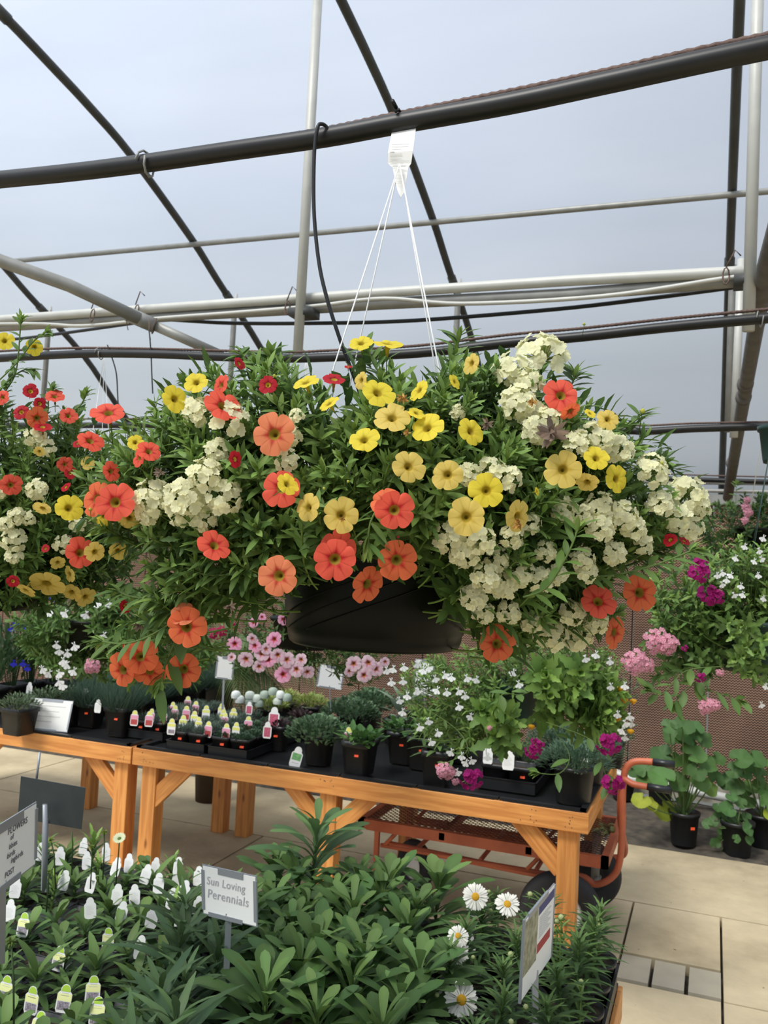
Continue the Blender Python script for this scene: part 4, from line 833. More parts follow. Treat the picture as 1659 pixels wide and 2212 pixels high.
def grass(n,L,W,c1,c2,spread=.9,R=.04):
    def f(mb):
        for i in range(n):
            a=U(0,6.283); rr=R*R_(); p=V((rr*math.cos(a),rr*math.sin(a),0)); d=V((math.cos(a)*spread*U(.1,1),math.sin(a)*spread*U(.1,1),1))
            leaf(mb,p,d,V((math.cos(a),math.sin(a),.3))*-1,L*U(.6,1.1),W,vary(c1,.3,c2),'blade',bend=-U(.1,.5),seg=5,fold=.1)
    return f
def rosette(n,L,W,c1,c2,h,prof='obov',tooth=0,seg=6,R=.02,lean=1.0,bend=.35):
    def f(mb):
        lx,ly_=U(-.15,.15),U(-.15,.15)
        mb.tube([(0,0,0),(lx*h,ly_*h,h)],[.004,.002],5,c=c2,cap=False)
        for i in range(n):
            t=i/(n-1); a=i*2.4+U(-.3,.3); z=h*t; out=lean*(1.15-.85*t); p=V((lx*z,ly_*z,z*.95)); d=V((math.cos(a)*out,math.sin(a)*out,.45+.75*t))
            s=(.7+.6*math.sin(math.pi*min(1,t*1.1))) if h>.08 else 1
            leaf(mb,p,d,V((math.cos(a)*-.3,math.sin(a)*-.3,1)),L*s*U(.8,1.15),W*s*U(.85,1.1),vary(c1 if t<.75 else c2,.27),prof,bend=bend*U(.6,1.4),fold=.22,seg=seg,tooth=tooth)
    return f
def lobed(mb,p,nrm,r,c,lobes=5,cup=.15,n=40):
    q=nrm.normalized().to_track_quat('Z','Y')@Quaternion((0,0,1),U(0,6.28)); vs=[V((0,0,0))];cs=[tuple(x*1.15 for x in c)]; fs=[]; ph=U(0,6)
    for ri,rad in ((0,.5),(1,1.0)):
        for k in range(n):
            th=2*math.pi*(k+.5)/n; gap=.75*math.exp(-((math.pi-abs(math.pi-th))/.25)**2) ; R1=rad*(1-.10*abs(math.sin(lobes*th/2))**3*rad-gap*rad+.025*math.sin(th*19)*rad)
            vs.append(V((R1*math.cos(th),R1*math.sin(th),cup*rad*rad+.07*rad*math.sin(th*3+ph)+.05*rad*math.cos(lobes*th)))); cs.append(tuple(x*(1.06 if ri==0 else .96) for x in c))
    fs=[(0,1+k,1+(k+1)%n) for k in range(n)]+[(1+k,1+n+k,1+n+(k+1)%n,1+(k+1)%n) for k in range(n)]
    mb.add([p+q@(v*r) for v in vs],fs,cs=cs)
def geranium(n,R,Ht,r,c1,c2):
    def f(mb):
        for i in range(n):
            a=i*2.4; t=(i+.5)/n; rr=R*math.sqrt(t)*U(.8,1.1); z=Ht*(1.05-.7*t)*U(.85,1.1); p=V((rr*math.cos(a),rr*math.sin(a),z)); 
            lobed(mb,p,V((math.cos(a)*.5*t+U(-.3,.3),math.sin(a)*.5*t-.45+U(-.2,.2),.8)),r*U(.75,1.15),vary(c1,.2,c2 if R_()<.4 else None))
            mb.tube([(0,0,0),(rr*.3*math.cos(a),rr*.3*math.sin(a),z*.6),tuple(p)],.0028,5,c=(.13,.22,.06),cap=False)
    return f
def plant(pos,label,cat,potk,w,h,fk=None,group=None,rz=None,sticker=True,fs=1,name='potted_plant',n=3):
    o=thing(name,pos,label,cat,group); rz=U(-.12,.12) if rz is None else rz
    po=local('pot',gpot(potk,w,h),o,rz=rz)
    if fk: local('foliage',fmesh(*fk,n=n),o,loc=(0,0,h*.86),rz=U(0,6.28),scale=fs)
    if sticker: q=local('price_sticker',STK,po,loc=(.012,-(w*.5*(.90 if potk=='sq' else .93))-.0005,h*.62),rz=0); q.rotation_euler=(-.18,0,0)
    return o
ZB=.758
def onb(x,y): return onZ(x,y,ZB)
K=dict(
 fescue=('fescue',grass(800,.15,.0030,(.075,.13,.09),(.045,.085,.055),1.9,R=.07)),
 sedum=('sedum',mound(800,.135,.10,.024,.019,(.095,.165,.085),(.17,.26,.14),'obov',up=.9,seg=3,bend=.1,z0=-.02)),
 sedumy=('sedumy',mound(420,.09,.07,.034,.008,(.32,.38,.10),(.15,.24,.06),'lance',up=.8,seg=2)),
 low=('low',mound(240,.05,.03,.014,.010,(.05,.10,.05),(.10,.16,.09),'obov',up=.9,seg=2)),
 lowgrey=('lowgrey',mound(300,.05,.04,.022,.003,(.10,.15,.11),(.16,.22,.16),'blade',up=1.2,seg=2)),
 burg=('burg',mound(120,.055,.03,.034,.016,(.045,.028,.028),(.09,.06,.05),'obov',up=.5,seg=3)),
 lamb=('lamb',rosette(18,.10,.034,(.20,.27,.19),(.27,.34,.24),.10,'lance',R=.01,lean=.8)),
 straw=('straw',mound(60,.085,.06,.045,.024,(.06,.14,.035),(.10,.20,.05),'lance',up=.5,seg=5)),
 lancey=('lancey',rosette(34,.085,.020,(.10,.17,.05),(.13,.21,.06),.05,'lance',lean=1.3)),
 thyme=('thyme',mound(420,.08,.10,.018,.007,(.09,.15,.06),(.14,.20,.09),'lance',up=1,seg=2,stems=30)),
 feather=('feather',mound(900,.12,.085,.026,.006,(.085,.155,.09),(.13,.21,.13),'lance',up=.7,seg=2,stems=40)),
 greymound=('greymound',mound(300,.09,.07,.022,.010,(.10,.15,.08),(.14,.20,.10),'obov',up=.8,seg=2)),
 spike=('spike',mound(200,.09,.22,.05,.010,(.05,.10,.04),(.08,.15,.06),'lance',up=1.2,seg=3,stems=30)),
 silv=('silv',mound(260,.08,.12,.03,.012,(.13,.19,.10),(.18,.25,.14),'lance',up=.9,seg=3,stems=20)),
)
# ---- left bench
plants=[
 ((20,1590),'low grey-green potted plant at the left edge of the left bench','sq',.15,.15,'greymound'),
 ((75,1572),'grey-green mounded plant in black pot behind the white bench sign','sq',.15,.15,'greymound'),
 ((135,1568),'leafy green mounded plant in black pot, behind the sign and left of the grasses','sq',.15,.15,'greymound'),
 ((180,1572),'dark pot holding bluish grass with a purple and orange tag','sq',.13,.14,'fescue'),
 ((245,1592),'large black square pot of blue-green grass nearest the bench edge','sq',.15,.165,'fescue'),
 ((290,1566),'second black pot of blue-green grass, behind the largest one','sq',.15,.15,'fescue'),
 ((335,1550),'third black pot of blue-green grass in the row going back','sq',.15,.15,'fescue'),
 ((385,1540),'fourth black pot of blue-green grass in the row going back','sq',.15,.15,'fescue'),
 ((425,1532),'rearmost black pot of blue-green grass in the row','sq',.15,.15,'fescue'),
 ((210,1545),'black pot of blue-green grass under the white lobelia','sq',.15,.15,'fescue'),
 ((265,1532),'rear black pot of blue-green grass, left of the orange blossoms','sq',.15,.15,'fescue'),
]
for (x,y),lab,kd,w_,h_,f in plants: 
    p=onb(x,y); p.y+=w_*.45; plant(p,lab,'potted plant',kd,w_,h_,K[f],'potted plants on the benches',sticker=f=='fescue' and x<260,fs=1.3)
for i,(x,y) in enumerate(((5,1530),(45,1522),(95,1520),(-40,1540),(150,1522))):
    p=onb(x,y); p.y+=.07; plant(p,('tall leafy pot with tiny blue flowers, %s of the dark row at the left'%ordn(i)),'potted plant','sq',.15,.15,K['spike'],'dark leafy pots at the back left',sticker=False,fs=1.9 if i<4 else 1)
bl=MB()
for x,y in ((25,1355),(35,1340),(55,1350),(22,1262),(90,1335),(110,1285),(120,1290),(80,1290),(95,1292),(50,1430),(60,1440),(30,1430)):
    o=inst('blue_lobelia_flower',LOBB,[q for q in bpy.data.objects if q.get('group')=='dark leafy pots at the back left'][1],D(x,y,5.0),face(0,.2,0),11/FP*5)
# ---- centre bench: pots
cp=[
 ((588,1622),'black square pot of dark burgundy succulents with a magenta tag','sq',.12,.135,'burg'),
 ((675,1655),'round black pot overflowing with green sedum, nearest the bench edge','rd',.17,.155,'sedum'),
 ((745,1600),'second mound of green sedum, behind the round black pot','rd',.17,.15,'sedum'),
 ((790,1575),'rearmost mound of green sedum at the back of the centre bench','rd',.17,.15,'sedum'),
 ((765,1678),'black square pot with strawberry-like leaves and a yellow-topped tag','sq',.145,.17,'straw'),
 ((862,1652),'black pot of broad green leaves in front of the silvery leaves','sq',.145,.17,'straw'),
 ((850,1610),'black pot of silvery felted upright leaves','sq',.14,.15,'lamb'),
 ((900,1590),'rear black pot of silvery felted leaves beside the white lobelia','sq',.14,.15,'lamb'),
 ((935,1700),'black square pot of narrow green leaves spilling over the bench edge','sq',.14,.17,'lancey'),
 ((905,1665),'black square pot of narrow leaves, just behind the spilling one','sq',.14,.17,'lancey'),
 ((985,1650),'black pot of wispy thyme-like stems among the lobelia','sq',.13,.15,'thyme'),
 ((1000,1620),'rear pot of wispy thyme-like stems','sq',.13,.15,'thyme'),
 ((1232,1742),'large round black pot of feathery silver-green foliage at the bench corner','rd',.20,.17,'feather'),
 ((1265,1700),'second pot of feathery silver-green foliage, behind the corner one','rd',.18,.15,'feather'),
 ((1200,1680),'third pot of feathery silver-green foliage, left and behind the corner one','rd',.18,.15,'feather'),
 ((640,1595),'pot of burgundy succulents tucked behind the magenta tag','sq',.12,.12,'burg'),
 ((610,1560),'pot of yellow-green spiky sedum left of the upright sign','sq',.13,.12,'sedumy'),
 ((665,1568),'pot of yellow-green spiky sedum right beside the upright sign','sq',.13,.12,'sedumy'),
 ((570,1575),'pot of yellow-green spiky sedum furthest from the sign','sq',.13,.12,'sedumy'),
 ((1320,1660),'grey-green wispy plant in black pot at the back corner of the bench','sq',.13,.15,'silv'),
]
for (x,y),lab,kd,w_,h_,f in cp:
    p=onb(x,y); p.y+=w_*.42; plant(p,lab,'potted plant',kd,w_,h_,K[f],'potted plants on the benches',sticker=(y>1620 and kd=='sq'),fs=dict(feather=1.45,sedum=1.3,thyme=1.5,lancey=1.55,lamb=1.35,straw=1.3).get(f,1.15))
# cobweb white rosettes
p=onb(575,1560); p.y+=.2; o=plant(p,'pot of round white cobwebbed rosettes behind the small tagged pots','potted plant','sq',.14,.12,None,'potted plants on the benches',sticker=False)
def cob(mb):
    for x,y in ((518,1507),(540,1498),(555,1505),(572,1497),(590,1490),(605,1497),(620,1503),(600,1510),(540,1512),(560,1515),(510,1497)):
        q=D(x,y,5.35)-p; mb.lathe([(.027,-.03),(.030,-.012),(.025,.006),(.014,.013),(0,.015)],12,o=tuple(q),c=random.choice(((.62,.68,.58),(.75,.78,.72),(.35,.42,.34))))
mb=MB(); cob(mb); me=mb.mesh('rosettes',[M['plain']]); local('rosettes',me,o)
# ---- trays of small tagged pots
def tray(x0,x1,y0,y1,z,label,nx_,ny_,rim=.012,h=.05):
    o=thing('nursery_tray',((x0+x1)/2,(y0+y1)/2,z),label,'tray'); b=MB(); t=.002
    for lo,hi in (((x0,y0,z),(x1,y0+t,z+h)),((x0,y1-t,z),(x1,y1,z+h)),((x0,y0,z),(x0+t,y1,z+h)),((x1-t,y0,z),(x1,y1,z+h)),((x0,y0,z),(x1,y1,z+t))): b.box(lo,hi)
    r=.006
    for lo,hi in (((x0-r,y0-r,z+h-.004),(x1+r,y0,z+h)),((x0-r,y1,z+h-.004),(x1+r,y1+r,z+h)),((x0-r,y0-r,z+h-.004),(x0,y1+r,z+h)),((x1,y0-r,z+h-.004),(x1+r,y1+r,z+h))): b.box(lo,hi)
    b.build('tray_shell',M['black'],o,smooth=False); return o
tdat=[(-2.99,4.10,2,3,'low','pink','left tray of small pots with pink-topped tags'),(-2.69,4.09,2,3,'low','lime','middle tray of small pots with yellow-topped tags'),(-2.43,4.085,2,3,'lowgrey','pink','right tray of small pots with pink and yellow tags')]
tdat=[(275,1592,'lowgrey','pink','left tray of small succulent pots on the bench'),(352,1620,'lowgrey','lime','middle tray of small succulent pots on the bench'),(428,1638,'low','pink','right tray of small succulent pots on the bench')]
POS=[]
for ti,(x,y,f,st,lab) in enumerate(tdat):
    p=onb(x,y); x0=p.x; y0=max(YF+.06,p.y)-0.0
    tray(x0,x0+.235,y0,y0+.70,ZB,lab,2,6)
    side=('left','middle','right')[ti]
    for j in range(6):
        for i in range(2):
            q=V((x0+.063+i*.112,y0+.062+j*.113,ZB+.004)); 
            plant(q,'small black pot in the %s tray, %s row back, %s side'%(side,ordn(j),('left','right')[i]),'potted plant','sq',.105,.095,K[f],'small tagged succulent pots in trays',sticker=j==0,fs=1.1)
            POS.append((q,ti,j,i))
for (x,y,st) in ((289,1544,'pink'),(321,1546,'pink'),(325,1540,'pink'),(346,1526,'pink'),(371,1524,'pink'),(376,1532,'pink'),(352,1542,'pink'),(404,1511,'pink'),(421,1522,'pink'),(401,1533,'pink'),(369,1563,'lime'),(394,1555,'lime'),(418,1545,'lime'),(427,1559,'lime'),(444,1532,'lime'),(448,1569,'pink'),(487,1574,'pink'),(477,1527,'lime'),(481,1541,'lime'),(484,1549,'pink'),(503,1538,'lime'),(535,1557,'pink'),(508,1571,'lime')):
    z=ZB+.095; q=onZ(x,y+18,z); q.z=z-.015; q.y=min(q.y,4.84)
    ptag(q,st,'',1.42,rz=.1+U(-.2,.2),tilt=-.1)
for (x,y,st,lab,s_) in ((183,1497,'mag','tall white tag with a purple and orange picture in the blue-green grass',1.15),(210,1520,'white','plain white tag leaning in the front pot of blue-green grass',.9),(261,1512,'mag','tag half hidden in the grass, just right of the front grass pot',.9),(62,1480,'white','narrow white tag behind the white bench sign',.9),(590,1543,'mag','tall white tag with a magenta picture standing in the burgundy succulents',1.35),(576,1573,'mag','lower magenta tag at the rim of the burgundy succulent pot',1.0),(537,1524,'mag','dark tag among the low green succulents behind the trays',.9),(752,1588,'pink','yellow-topped tag with red berries in the strawberry-like pot',1.2),(1053,1628,'white','pale arched tag in the tray behind the white lobelia, left of its twin',1.0),(1097,1637,'white','pale arched tag in the tray, beside the lone toothed leaf',1.2),(1262,1632,'white','pale arched tag in the feathery silver-green foliage',1.0)):
    q=onZ(x,y+22*s_,ZB+.12); ptag(q,st,lab,s_*1.4,rz=.1,tilt=-.08)
q=onb(640,1655); ptag(q+V((0,-.03,.0)),'green','white tag with a green leaf picture leaning against the round sedum pot',1.75,rz=.3,tilt=-.1,roll=.22)
# tray at right of the centre bench
p=onb(1040,1703); tray(p.x-.02,p.x+.26,p.y,p.y+.5,ZB,'shallow black tray holding dark pots near the bench corner',2,3,h=.06)
for j in range(3):
    for i in range(2):
        q=V((p.x+.05+i*.13,p.y+.07+j*.14,ZB+.004)); plant(q,'dark pot in the shallow tray near the bench corner, %s row back, %s side'%(ordn(j),('left','right')[i]),'potted plant','sq',.12,.115,K['thyme'] if j else None,'dark pots in the shallow tray',sticker=(i==1 and j==0))
# ---- signs
def text_mesh(s,size,mat_,shear=.15,align='LEFT'):
    c=bpy.data.curves.new('t','FONT'); c.body=s; c.size=size; c.shear=shear; c.align_x=align; c.extrude=.0002; c.resolution_u=3; c.space_character=1.08
    o=bpy.data.objects.new('t',c); col.objects.link(o); bpy.context.view_layer.update(); me=bpy.data.meshes.new_from_object(o.evaluated_get(bpy.context.evaluated_depsgraph_get())); bpy.data.objects.remove(o)
    me.materials.clear(); me.materials.append(mat_); return me
CARD={}
def frame_from(tl,tr,bl):
    X=(tr-tl); w=X.length; X.normalize(); Z=(tl-bl); Z-=X*Z.dot(X); h=Z.length; Z.normalize(); Y=Z.cross(X)  # Y points away
    return X,Y,Z,w,h
def sign(name,tl,tr,bl,label,stake_to=None,frame=True,back=False,stakex=.5,stk_w=.007,cat='sign'):
    X,Y,Z,w,h=frame_from(tl,tr,bl); ctr=tl+X*w/2-Z*h/2; base=V(stake_to) if stake_to is not None else ctr-Z*h/2
    o=thing(name,base,label,cat); Mx=Matrix.Translation(bl)@Matrix((X,Y,Z)).transposed().to_4x4()
    def pt(x,y,z): return Mx@V((x,y,z))
    b=MB(); b.box((0,0,0),(w,.0012,h),mx=Mx); CARD[o.name]=b.build('card',M['signback'] if back else M['paper'],o,smooth=False)
    if frame:
        b=MB(); b.box((-.003,.0012,-.003),(w+.003,.003,h+.003),mx=Mx)
        b.box((w*.3,-.0016,h-.012),(w*.78,0,h+.004),mx=Mx); b.box((w*.1,-.0016,-.004),(w*.75,0,.006),mx=Mx)
        b.box((-.004,-.0016,h*.08),(.005,.003,h*.92),mx=Mx); b.box((w-.005,-.0016,h*.08),(w+.004,.003,h*.92),mx=Mx)
        b.build('metal_frame',M['signgrey'],o,smooth=False)
    if stake_to is not None:
        b=MB(); a=pt(w*stakex,.004,h*.1); b.box((-stk_w,-.002,0),(stk_w,.002,1),mx=Matrix.Translation(base)@(a-base).to_track_quat('Z','Y').to_matrix().to_4x4()@Matrix.Diagonal((1,1,(a-base).length,1))); b.build('stake',M['signgrey'],o,smooth=False)
    return o,Mx,w,h
def write(o,Mx,s,x,z,size,m,align='LEFT',rot=0,name='lettering',fit=None):
    me=text_mesh(s,size,m,align=align)
    if fit:
        xs=[v.co.x for v in me.vertices]; k=fit/(max(xs)-min(xs)); me.transform(Matrix.Diagonal((k,1,1,1)))
    q=bpy.data.objects.new(name,me); col.objects.link(q); q.parent=CARD[o.name]
    T=Matrix.Translation(-o.location)@Mx@Matrix.Translation((x,-.0012,z))@Matrix.Rotation(math.radians(rot),4,'Y')@Matrix.Rotation(math.pi/2,4,'X'); q.matrix_local=T
ds=2.06
o,Mx,w_,h_=sign('plant_sign',D(437,1870,ds),D(550,1895,ds*.966),D(440,1972,ds),'white sign reading Sun Loving Perennials on a grey stake',D(488,2125,ds-.0),stakex=.47)
write(o,Mx,'Sun Loving',w_*.07,h_*.64,h_*.24,M['pencil'],fit=w_*.74); write(o,Mx,'Perennials',w_*.08,h_*.36,h_*.27,M['pencil'],fit=w_*.78)
d1=1.55
o,Mx,w_,h_=sign('plant_sign',D(-70,1829,1.345),D(76,1738,1.57),D(-70,1978,1.345),'white handwritten flower sign cut off by the left edge',D(4,2080,d1+.02),stakex=.52,stk_w=.005)
for i,(s,zf,sz) in enumerate((('FLOWERS',.84,.13),('of',.68,.11),('bbies',.55,.11),('birds',.42,.11),('ingbirds',.31,.11),('POST',.14,.11))):
    write(o,Mx,s,w_*(.84,.62,.68,.65,.78,.64)[i],h_*(zf if i else .79),h_*sz*1.1,M['ink'],align='RIGHT',rot=0)
d2=2.25
o,Mx,w_,h_=sign('plant_sign',D(18,1672,d2),D(158,1697,d2),D(38,1767,d2+.03),'dark grey metal back of a sign turned away, behind the white flower sign',D(95,1925,d2+.03),frame=False,back=True,stakex=.42,stk_w=.010)
b=MB(); Zd=D(80,1680,d2+.02); b.tube([D(97,1738,d2-.012),D(98,1850,d2-.0),D(95,1925,d2+.03)],.008,4); b.tube([D(78,1690,d2+.01),D(86,1625,d2+.02)],.004,4); b.build('stake',M['signgrey'],o)
q=onb(100,1577)
db=px(q)[2]
o,Mx,w_,h_=sign('bench_sign',D(70,1508,db),D(163,1516,db),D(50,1573,db-.06),'white handwritten sign leaning back on the left bench in front of dark pots',None)
for i,s in enumerate((.75,.62,.66,.5)): 
    b=MB(); b.box((w_*.12,-.0008,h_*(.78-i*.17)),(w_*(.12+s),0,h_*(.795-i*.17)),mx=Mx); b.build('faint_line',M['print'],o,smooth=False)
for (tlp,trp,blp,d,stx,lab,n) in (((469,1417),(505,1421),(465,1464),5.2,(480,1545),'small white sign on a thin stake behind the trays, under the pink flowers',1),((689,1435),(742,1443),(684,1482),5.2,(715,1540),'white sign on a stake standing behind the green sedum',2),((905,1425),(925,1428),(893,1500),4.9,(925,1560),'white sign mostly hidden by the white lobelia',3)):
    tr_=D(trp[0],trp[1],d) if n<3 else D(945,1428,d); o,Mx,w_,h_=sign('bench_sign',D(*tlp,d),tr_,D(*blp,d),lab,D(*stx,d),stk_w=.006)
# colour printed sign by the bench leg
ps=1.98
tl,tr_,bl=D(1134,1990,ps-.08),D(1199,1910,ps+.12),D(1124,2165,ps-.08)
o,Mx,w_,h_=sign('plant_sign',tl,tr_,bl,'printed sign with blossom photo, blue heading and red band, beside the bench leg',D(1156,2290,ps),frame=False,stakex=.5,stk_w=.008)
def patch(n,x0,z0,x1,z1,m,e=.0006): b=MB(); b.box((w_*x0,-e,h_*z0),(w_*x1,.0,h_*z1),mx=Mx); b.build(n,m,o,smooth=False)
patch('photo_panel',.03,.28,.44,.97,M['photo']); patch('heading_band',.46,.84,.98,.96,M['blue']); patch('red_band',.46,.34,.9,.46,M['redsign'])
b=MB()
for i in range(11): b.box((w_*.5,-.0006,h_*(.52+i*.026)),(w_*(.9-.05*(i%3)),0,h_*(.528+i*.026)),mx=Mx)
b.build('small_print',M['print'],o,smooth=False)
b=MB(); b.box((-.004,-.002,-.002),(.001,.004,h_+.004),mx=Mx); b.box((w_-.001,-.002,0),(w_+.003,.004,h_),mx=Mx); b.box((0,.0012,0),(w_,.003,h_+.003),mx=Mx); b.box((w_*.12,-.002,h_-.006),(w_*.75,.003,h_+.006),mx=Mx); b.build('metal_frame',M['signgrey'],o,smooth=False)
# ================================================================== PALM, DIRT POTS
pp=onZ(465,1560,0); pp=V((-3.05,5.95,0)); o=thing('palm',pp,'palm with arching fronds and shaggy trunk behind the centre bench','palm')
b=MB(); tz=D(466,1475,6.55).z
tcx=D(466,1480,6.55); pts=[V((tcx.x,tcx.y,0)),V((tcx.x,tcx.y,.5)),V((tcx.x,tcx.y,tz+.1))]; b.tube(pts,[.10,.13,.09],14,c=(.075,.05,.03))
for i in range(260):
    z=U(.3,tz+.12); a=U(0,6.28); r=.115; leaf(b,V((tcx.x+r*math.cos(a),tcx.y+r*math.sin(a),z)),V((math.cos(a)*.5,math.sin(a)*.5,1)),V((math.cos(a),math.sin(a),0)),.09,.03,vary((.09,.06,.035),.4),seg=2)
b.build('trunk',M['plain'],o)
mb=MB(); ct=V((tcx.x,tcx.y,tz+.15))
for i,(x,y) in enumerate(((690,1420),(700,1480),(640,1540),(600,1560),(560,1400),(620,1390),(520,1530),(410,1420),(380,1480),(500,1380),(740,1450))):
    e_=D(x,y,6.3+U(-.3,.3)); mid=(ct+e_)/2+V((0,0,.28)); P=bez(ct,mid,e_,14); mb.tube(P,[.006]*10+[.003]*5,5,c=(.10,.16,.05))
    for j in range(2,15):
        ax=(P[j]-P[j-1]).normalized(); s=ax.cross(V((0,-.3,1))).normalized()
        for sg in (-1,1):
            for h2 in (0,.5): leaf(mb,P[j-1].lerp(P[j],h2),(ax*.8+s*sg*.9+V((0,0,-.25))),V((0,0,1)),.20*math.sin(math.pi*min(1,(j+1)/15))+.08,.019,vary((.10,.16,.06),.3,(.17,.24,.09)),seg=3,prof='blade',bend=.3)
mb.build('fronds',M['leaf'],o)
def dplant(x,y,w,h,lab,leaves,stems_c=(.14,.22,.07),st=True,dz=0):
    p=onZ(x,y,0); p.y+=w/2; o=thing('potted_plant',p,lab,'potted plant','pots on the dirt strip'); local('pot',gpot('rd',w,h),o)
    d=px(p)[2]; mb=MB(); top=p+V((0,0,h*.86))
    for lx,ly_,r,c,tx,ty in leaves:
        q=D(lx,ly_,d+U(-.15,.12)); lobed(mb,q,(-CF*.8+CR*tx+CU*ty+V((0,0,.5))).normalized(),r/FP*d,vary(c,.12),cup=.12)
        mb.tube(bez(top+V((U(-.02,.02),U(-.02,.02),0)),(top*.4+q*.6)+V((0,0,-.05)),q,6),.004,5,c=stems_c,cap=False)
    mb.build('foliage',M['leaf'],o)
    if st: q=local('price_sticker',STK,o.children[0],loc=(w*.28,-w*.42,h*.6),scale=1.3); q.rotation_euler=(0,0,.5)
    return o
g1=(.075,.155,.045); g2=(.10,.20,.05); yl_=(.36,.42,.05)
dplant(1475,1832,.21,.22,'black pot with large rounded green leaves and two yellow ones, near the cart handle',
 [(1445,1570,20,g1,-.3,.6),(1475,1570,26,g1,0,.9),(1500,1572,22,g1,.2,.7),(1455,1590,24,g1,-.3,.2),(1490,1590,28,g1,.1,.3),(1520,1598,22,g1,.4,.1),(1480,1605,24,g1,0,-.1),
  (1430,1632,28,g1,-.3,.6),(1450,1640,22,g2,0,.2),(1500,1630,27,g2,.1,.6),(1480,1652,24,g2,-.1,.0),(1525,1650,26,g2,.3,.6),(1505,1668,22,g1,.1,.2),(1430,1680,30,g2,-.2,.9),(1400,1690,26,g2,-.4,.9),(1465,1690,24,g1,0,.2),(1512,1690,24,g2,.2,.3),(1530,1702,22,(.2,.30,.06),.3,.2),(1545,1680,22,g1,.4,.2),(1395,1660,24,g1,-.4,.2),(1385,1730,22,yl_,-.2,.7),(1435,1752,27,yl_,0,.4),(1405,1738,17,yl_,.2,.3),(1375,1665,24,g1,-.3,.8),(1478,1725,20,g1,0,.2),(1550,1640,20,g1,.3,.5)])
dplant(1592,1856,.22,.22,'black pot of darker scalloped leaves spilling down its front',
 [(1572,1748,20,g1,0,.4),(1600,1735,16,g1,.2,.3),(1555,1765,16,g1,-.3,.3),(1590,1770,18,g1,.1,.1),(1612,1765,14,g1,.4,.1),(1575,1785,16,g1,0,0),(1598,1795,14,g1,.2,0),(1540,1775,13,g1,-.5,.2),(1528,1780,12,g1,-.5,.2),(1560,1795,12,g1,0,-.2),(1615,1790,16,g1,.4,0),(1618,1812,13,g1,.4,-.2),(1605,1812,12,g1,.1,-.2),(1545,1822,12,g2,-.3,-.1),(1550,1745,12,g1,0,.5),(1580,1722,14,g1,0,.6),(1540,1855,8,g2,0,0),(1556,1812,9,g1,0,0),(1590,1812,10,g1,0,0)],st=False)
dplant(1650,1838,.24,.22,'black pot with bright rounded leaves at the right edge of the dirt strip',
 [(1600,1640,26,g1,-.2,.6),(1630,1640,26,g1,.2,.5),(1615,1662,28,g1,0,.2),(1585,1665,20,g1,-.4,.3),(1575,1688,24,g1,-.5,.3),(1640,1672,20,g1,.3,.1),(1610,1722,27,g2,0,.1),(1645,1705,24,g2,.3,.4),(1625,1700,20,g2,.1,.5),(1655,1735,20,g2,.3,0),(1659,1650,14,(.15,.26,.06),.4,.3),(1590,1700,20,g1,-.2,.1),(1659,1760,14,yl_,.3,0)])
p=onZ(1430,1735,.0)
for i,(x,y) in enumerate(((1425,1745),(1345,1725))):
    p=onZ(x,y,0); o=thing('plant_pot',p,('empty black pot on the dirt behind the yellow leaves','dark pot standing against the wall beside the bench corner')[i],'plant pot'); local('pot',gpot('rd',.2,.2),o)
# white drain pipe along the foot of the wall
b=MB(); b.tube([onY(1290,1655,7.45),onY(1365,1683,7.45),onY(1480,1706,7.45),onY(1680,1745,7.45)],.035,12); tag(b.build('drain_pipe',M['galvl']),'dirty white pipe lying along the foot of the brown wall','pipe')
# pavers in the drain slot
XS=[(1340,1405),(1413,1480),(1489,1557)]
for i,(a,c_) in enumerate(XS):
    xa=onZ(a,2080+i*12,0).x; xb=onZ(c_,2090+i*12,0).x; o=thing('concrete_paver',((xa+xb)/2,4.37,0),'square grey paver bridging the drain slot, %s'%('nearest the front bench','middle of the three','nearest the long joint')[i],'paver'); b=MB(); b.box((xa,4.24,-.05),(xb,4.505,.002)); b.build('slab',M['stone'],o,smooth=False)
# ================================================================== CART
ZD=.45
cx0,cx1,cy0,cy1=-1.74,-.44,4.45,5.22
cart=thing('garden_cart',((cx0+cx1)/2,4.85,0),'rusty orange flatbed garden cart parked under the centre bench','cart')
b=MB()
def strip(a,c_,wd,z,h=.003):
    d=(V(c_)-V(a)); d.normalize(); s=V((-d.y,d.x,0))*wd/2; a=V(a);c_=V(c_)
    b.add([a-s,c_-s,c_+s,a+s,a-s-V((0,0,h)),c_-s-V((0,0,h)),c_+s-V((0,0,h)),a+s-V((0,0,h))],[(0,1,2,3),(7,6,5,4),(0,4,5,1),(3,2,6,7)])
Xa,Xb,Ya,Yb=cx0+.03,cx1-.03,cy0+.03,cy1-.03; stp=.036
n=int(((Xb-Xa)+(Yb-Ya))/stp)
for i in range(n):
    t=i*stp
    # diagonals slope +1 and -1 (clipped)
    for sg in (1,-1):
        pts=[]
        x0=Xa+t-(Yb-Ya) if sg==1 else Xa+t
        # line: y from Ya..Yb, x = x0 + (y-Ya) (sg 1) or x = x0-(y-Ya)
        ys_=[Ya,Yb]
        if sg==1: lo=max(Ya,Ya+(Xa-x0)); hi=min(Yb,Ya+(Xb-x0)); f=lambda y:x0+(y-Ya)
        else: lo=max(Ya,Ya+(x0-Xb)); hi=min(Yb,Ya+(x0-Xa)); f=lambda y:x0-(y-Ya)
        if hi-lo>.01: strip((f(lo),lo,ZD),(f(hi),hi,ZD),.005,ZD,.002)
b.build('mesh_deck',M['cartdeck'],cart,smooth=False)
b=MB()
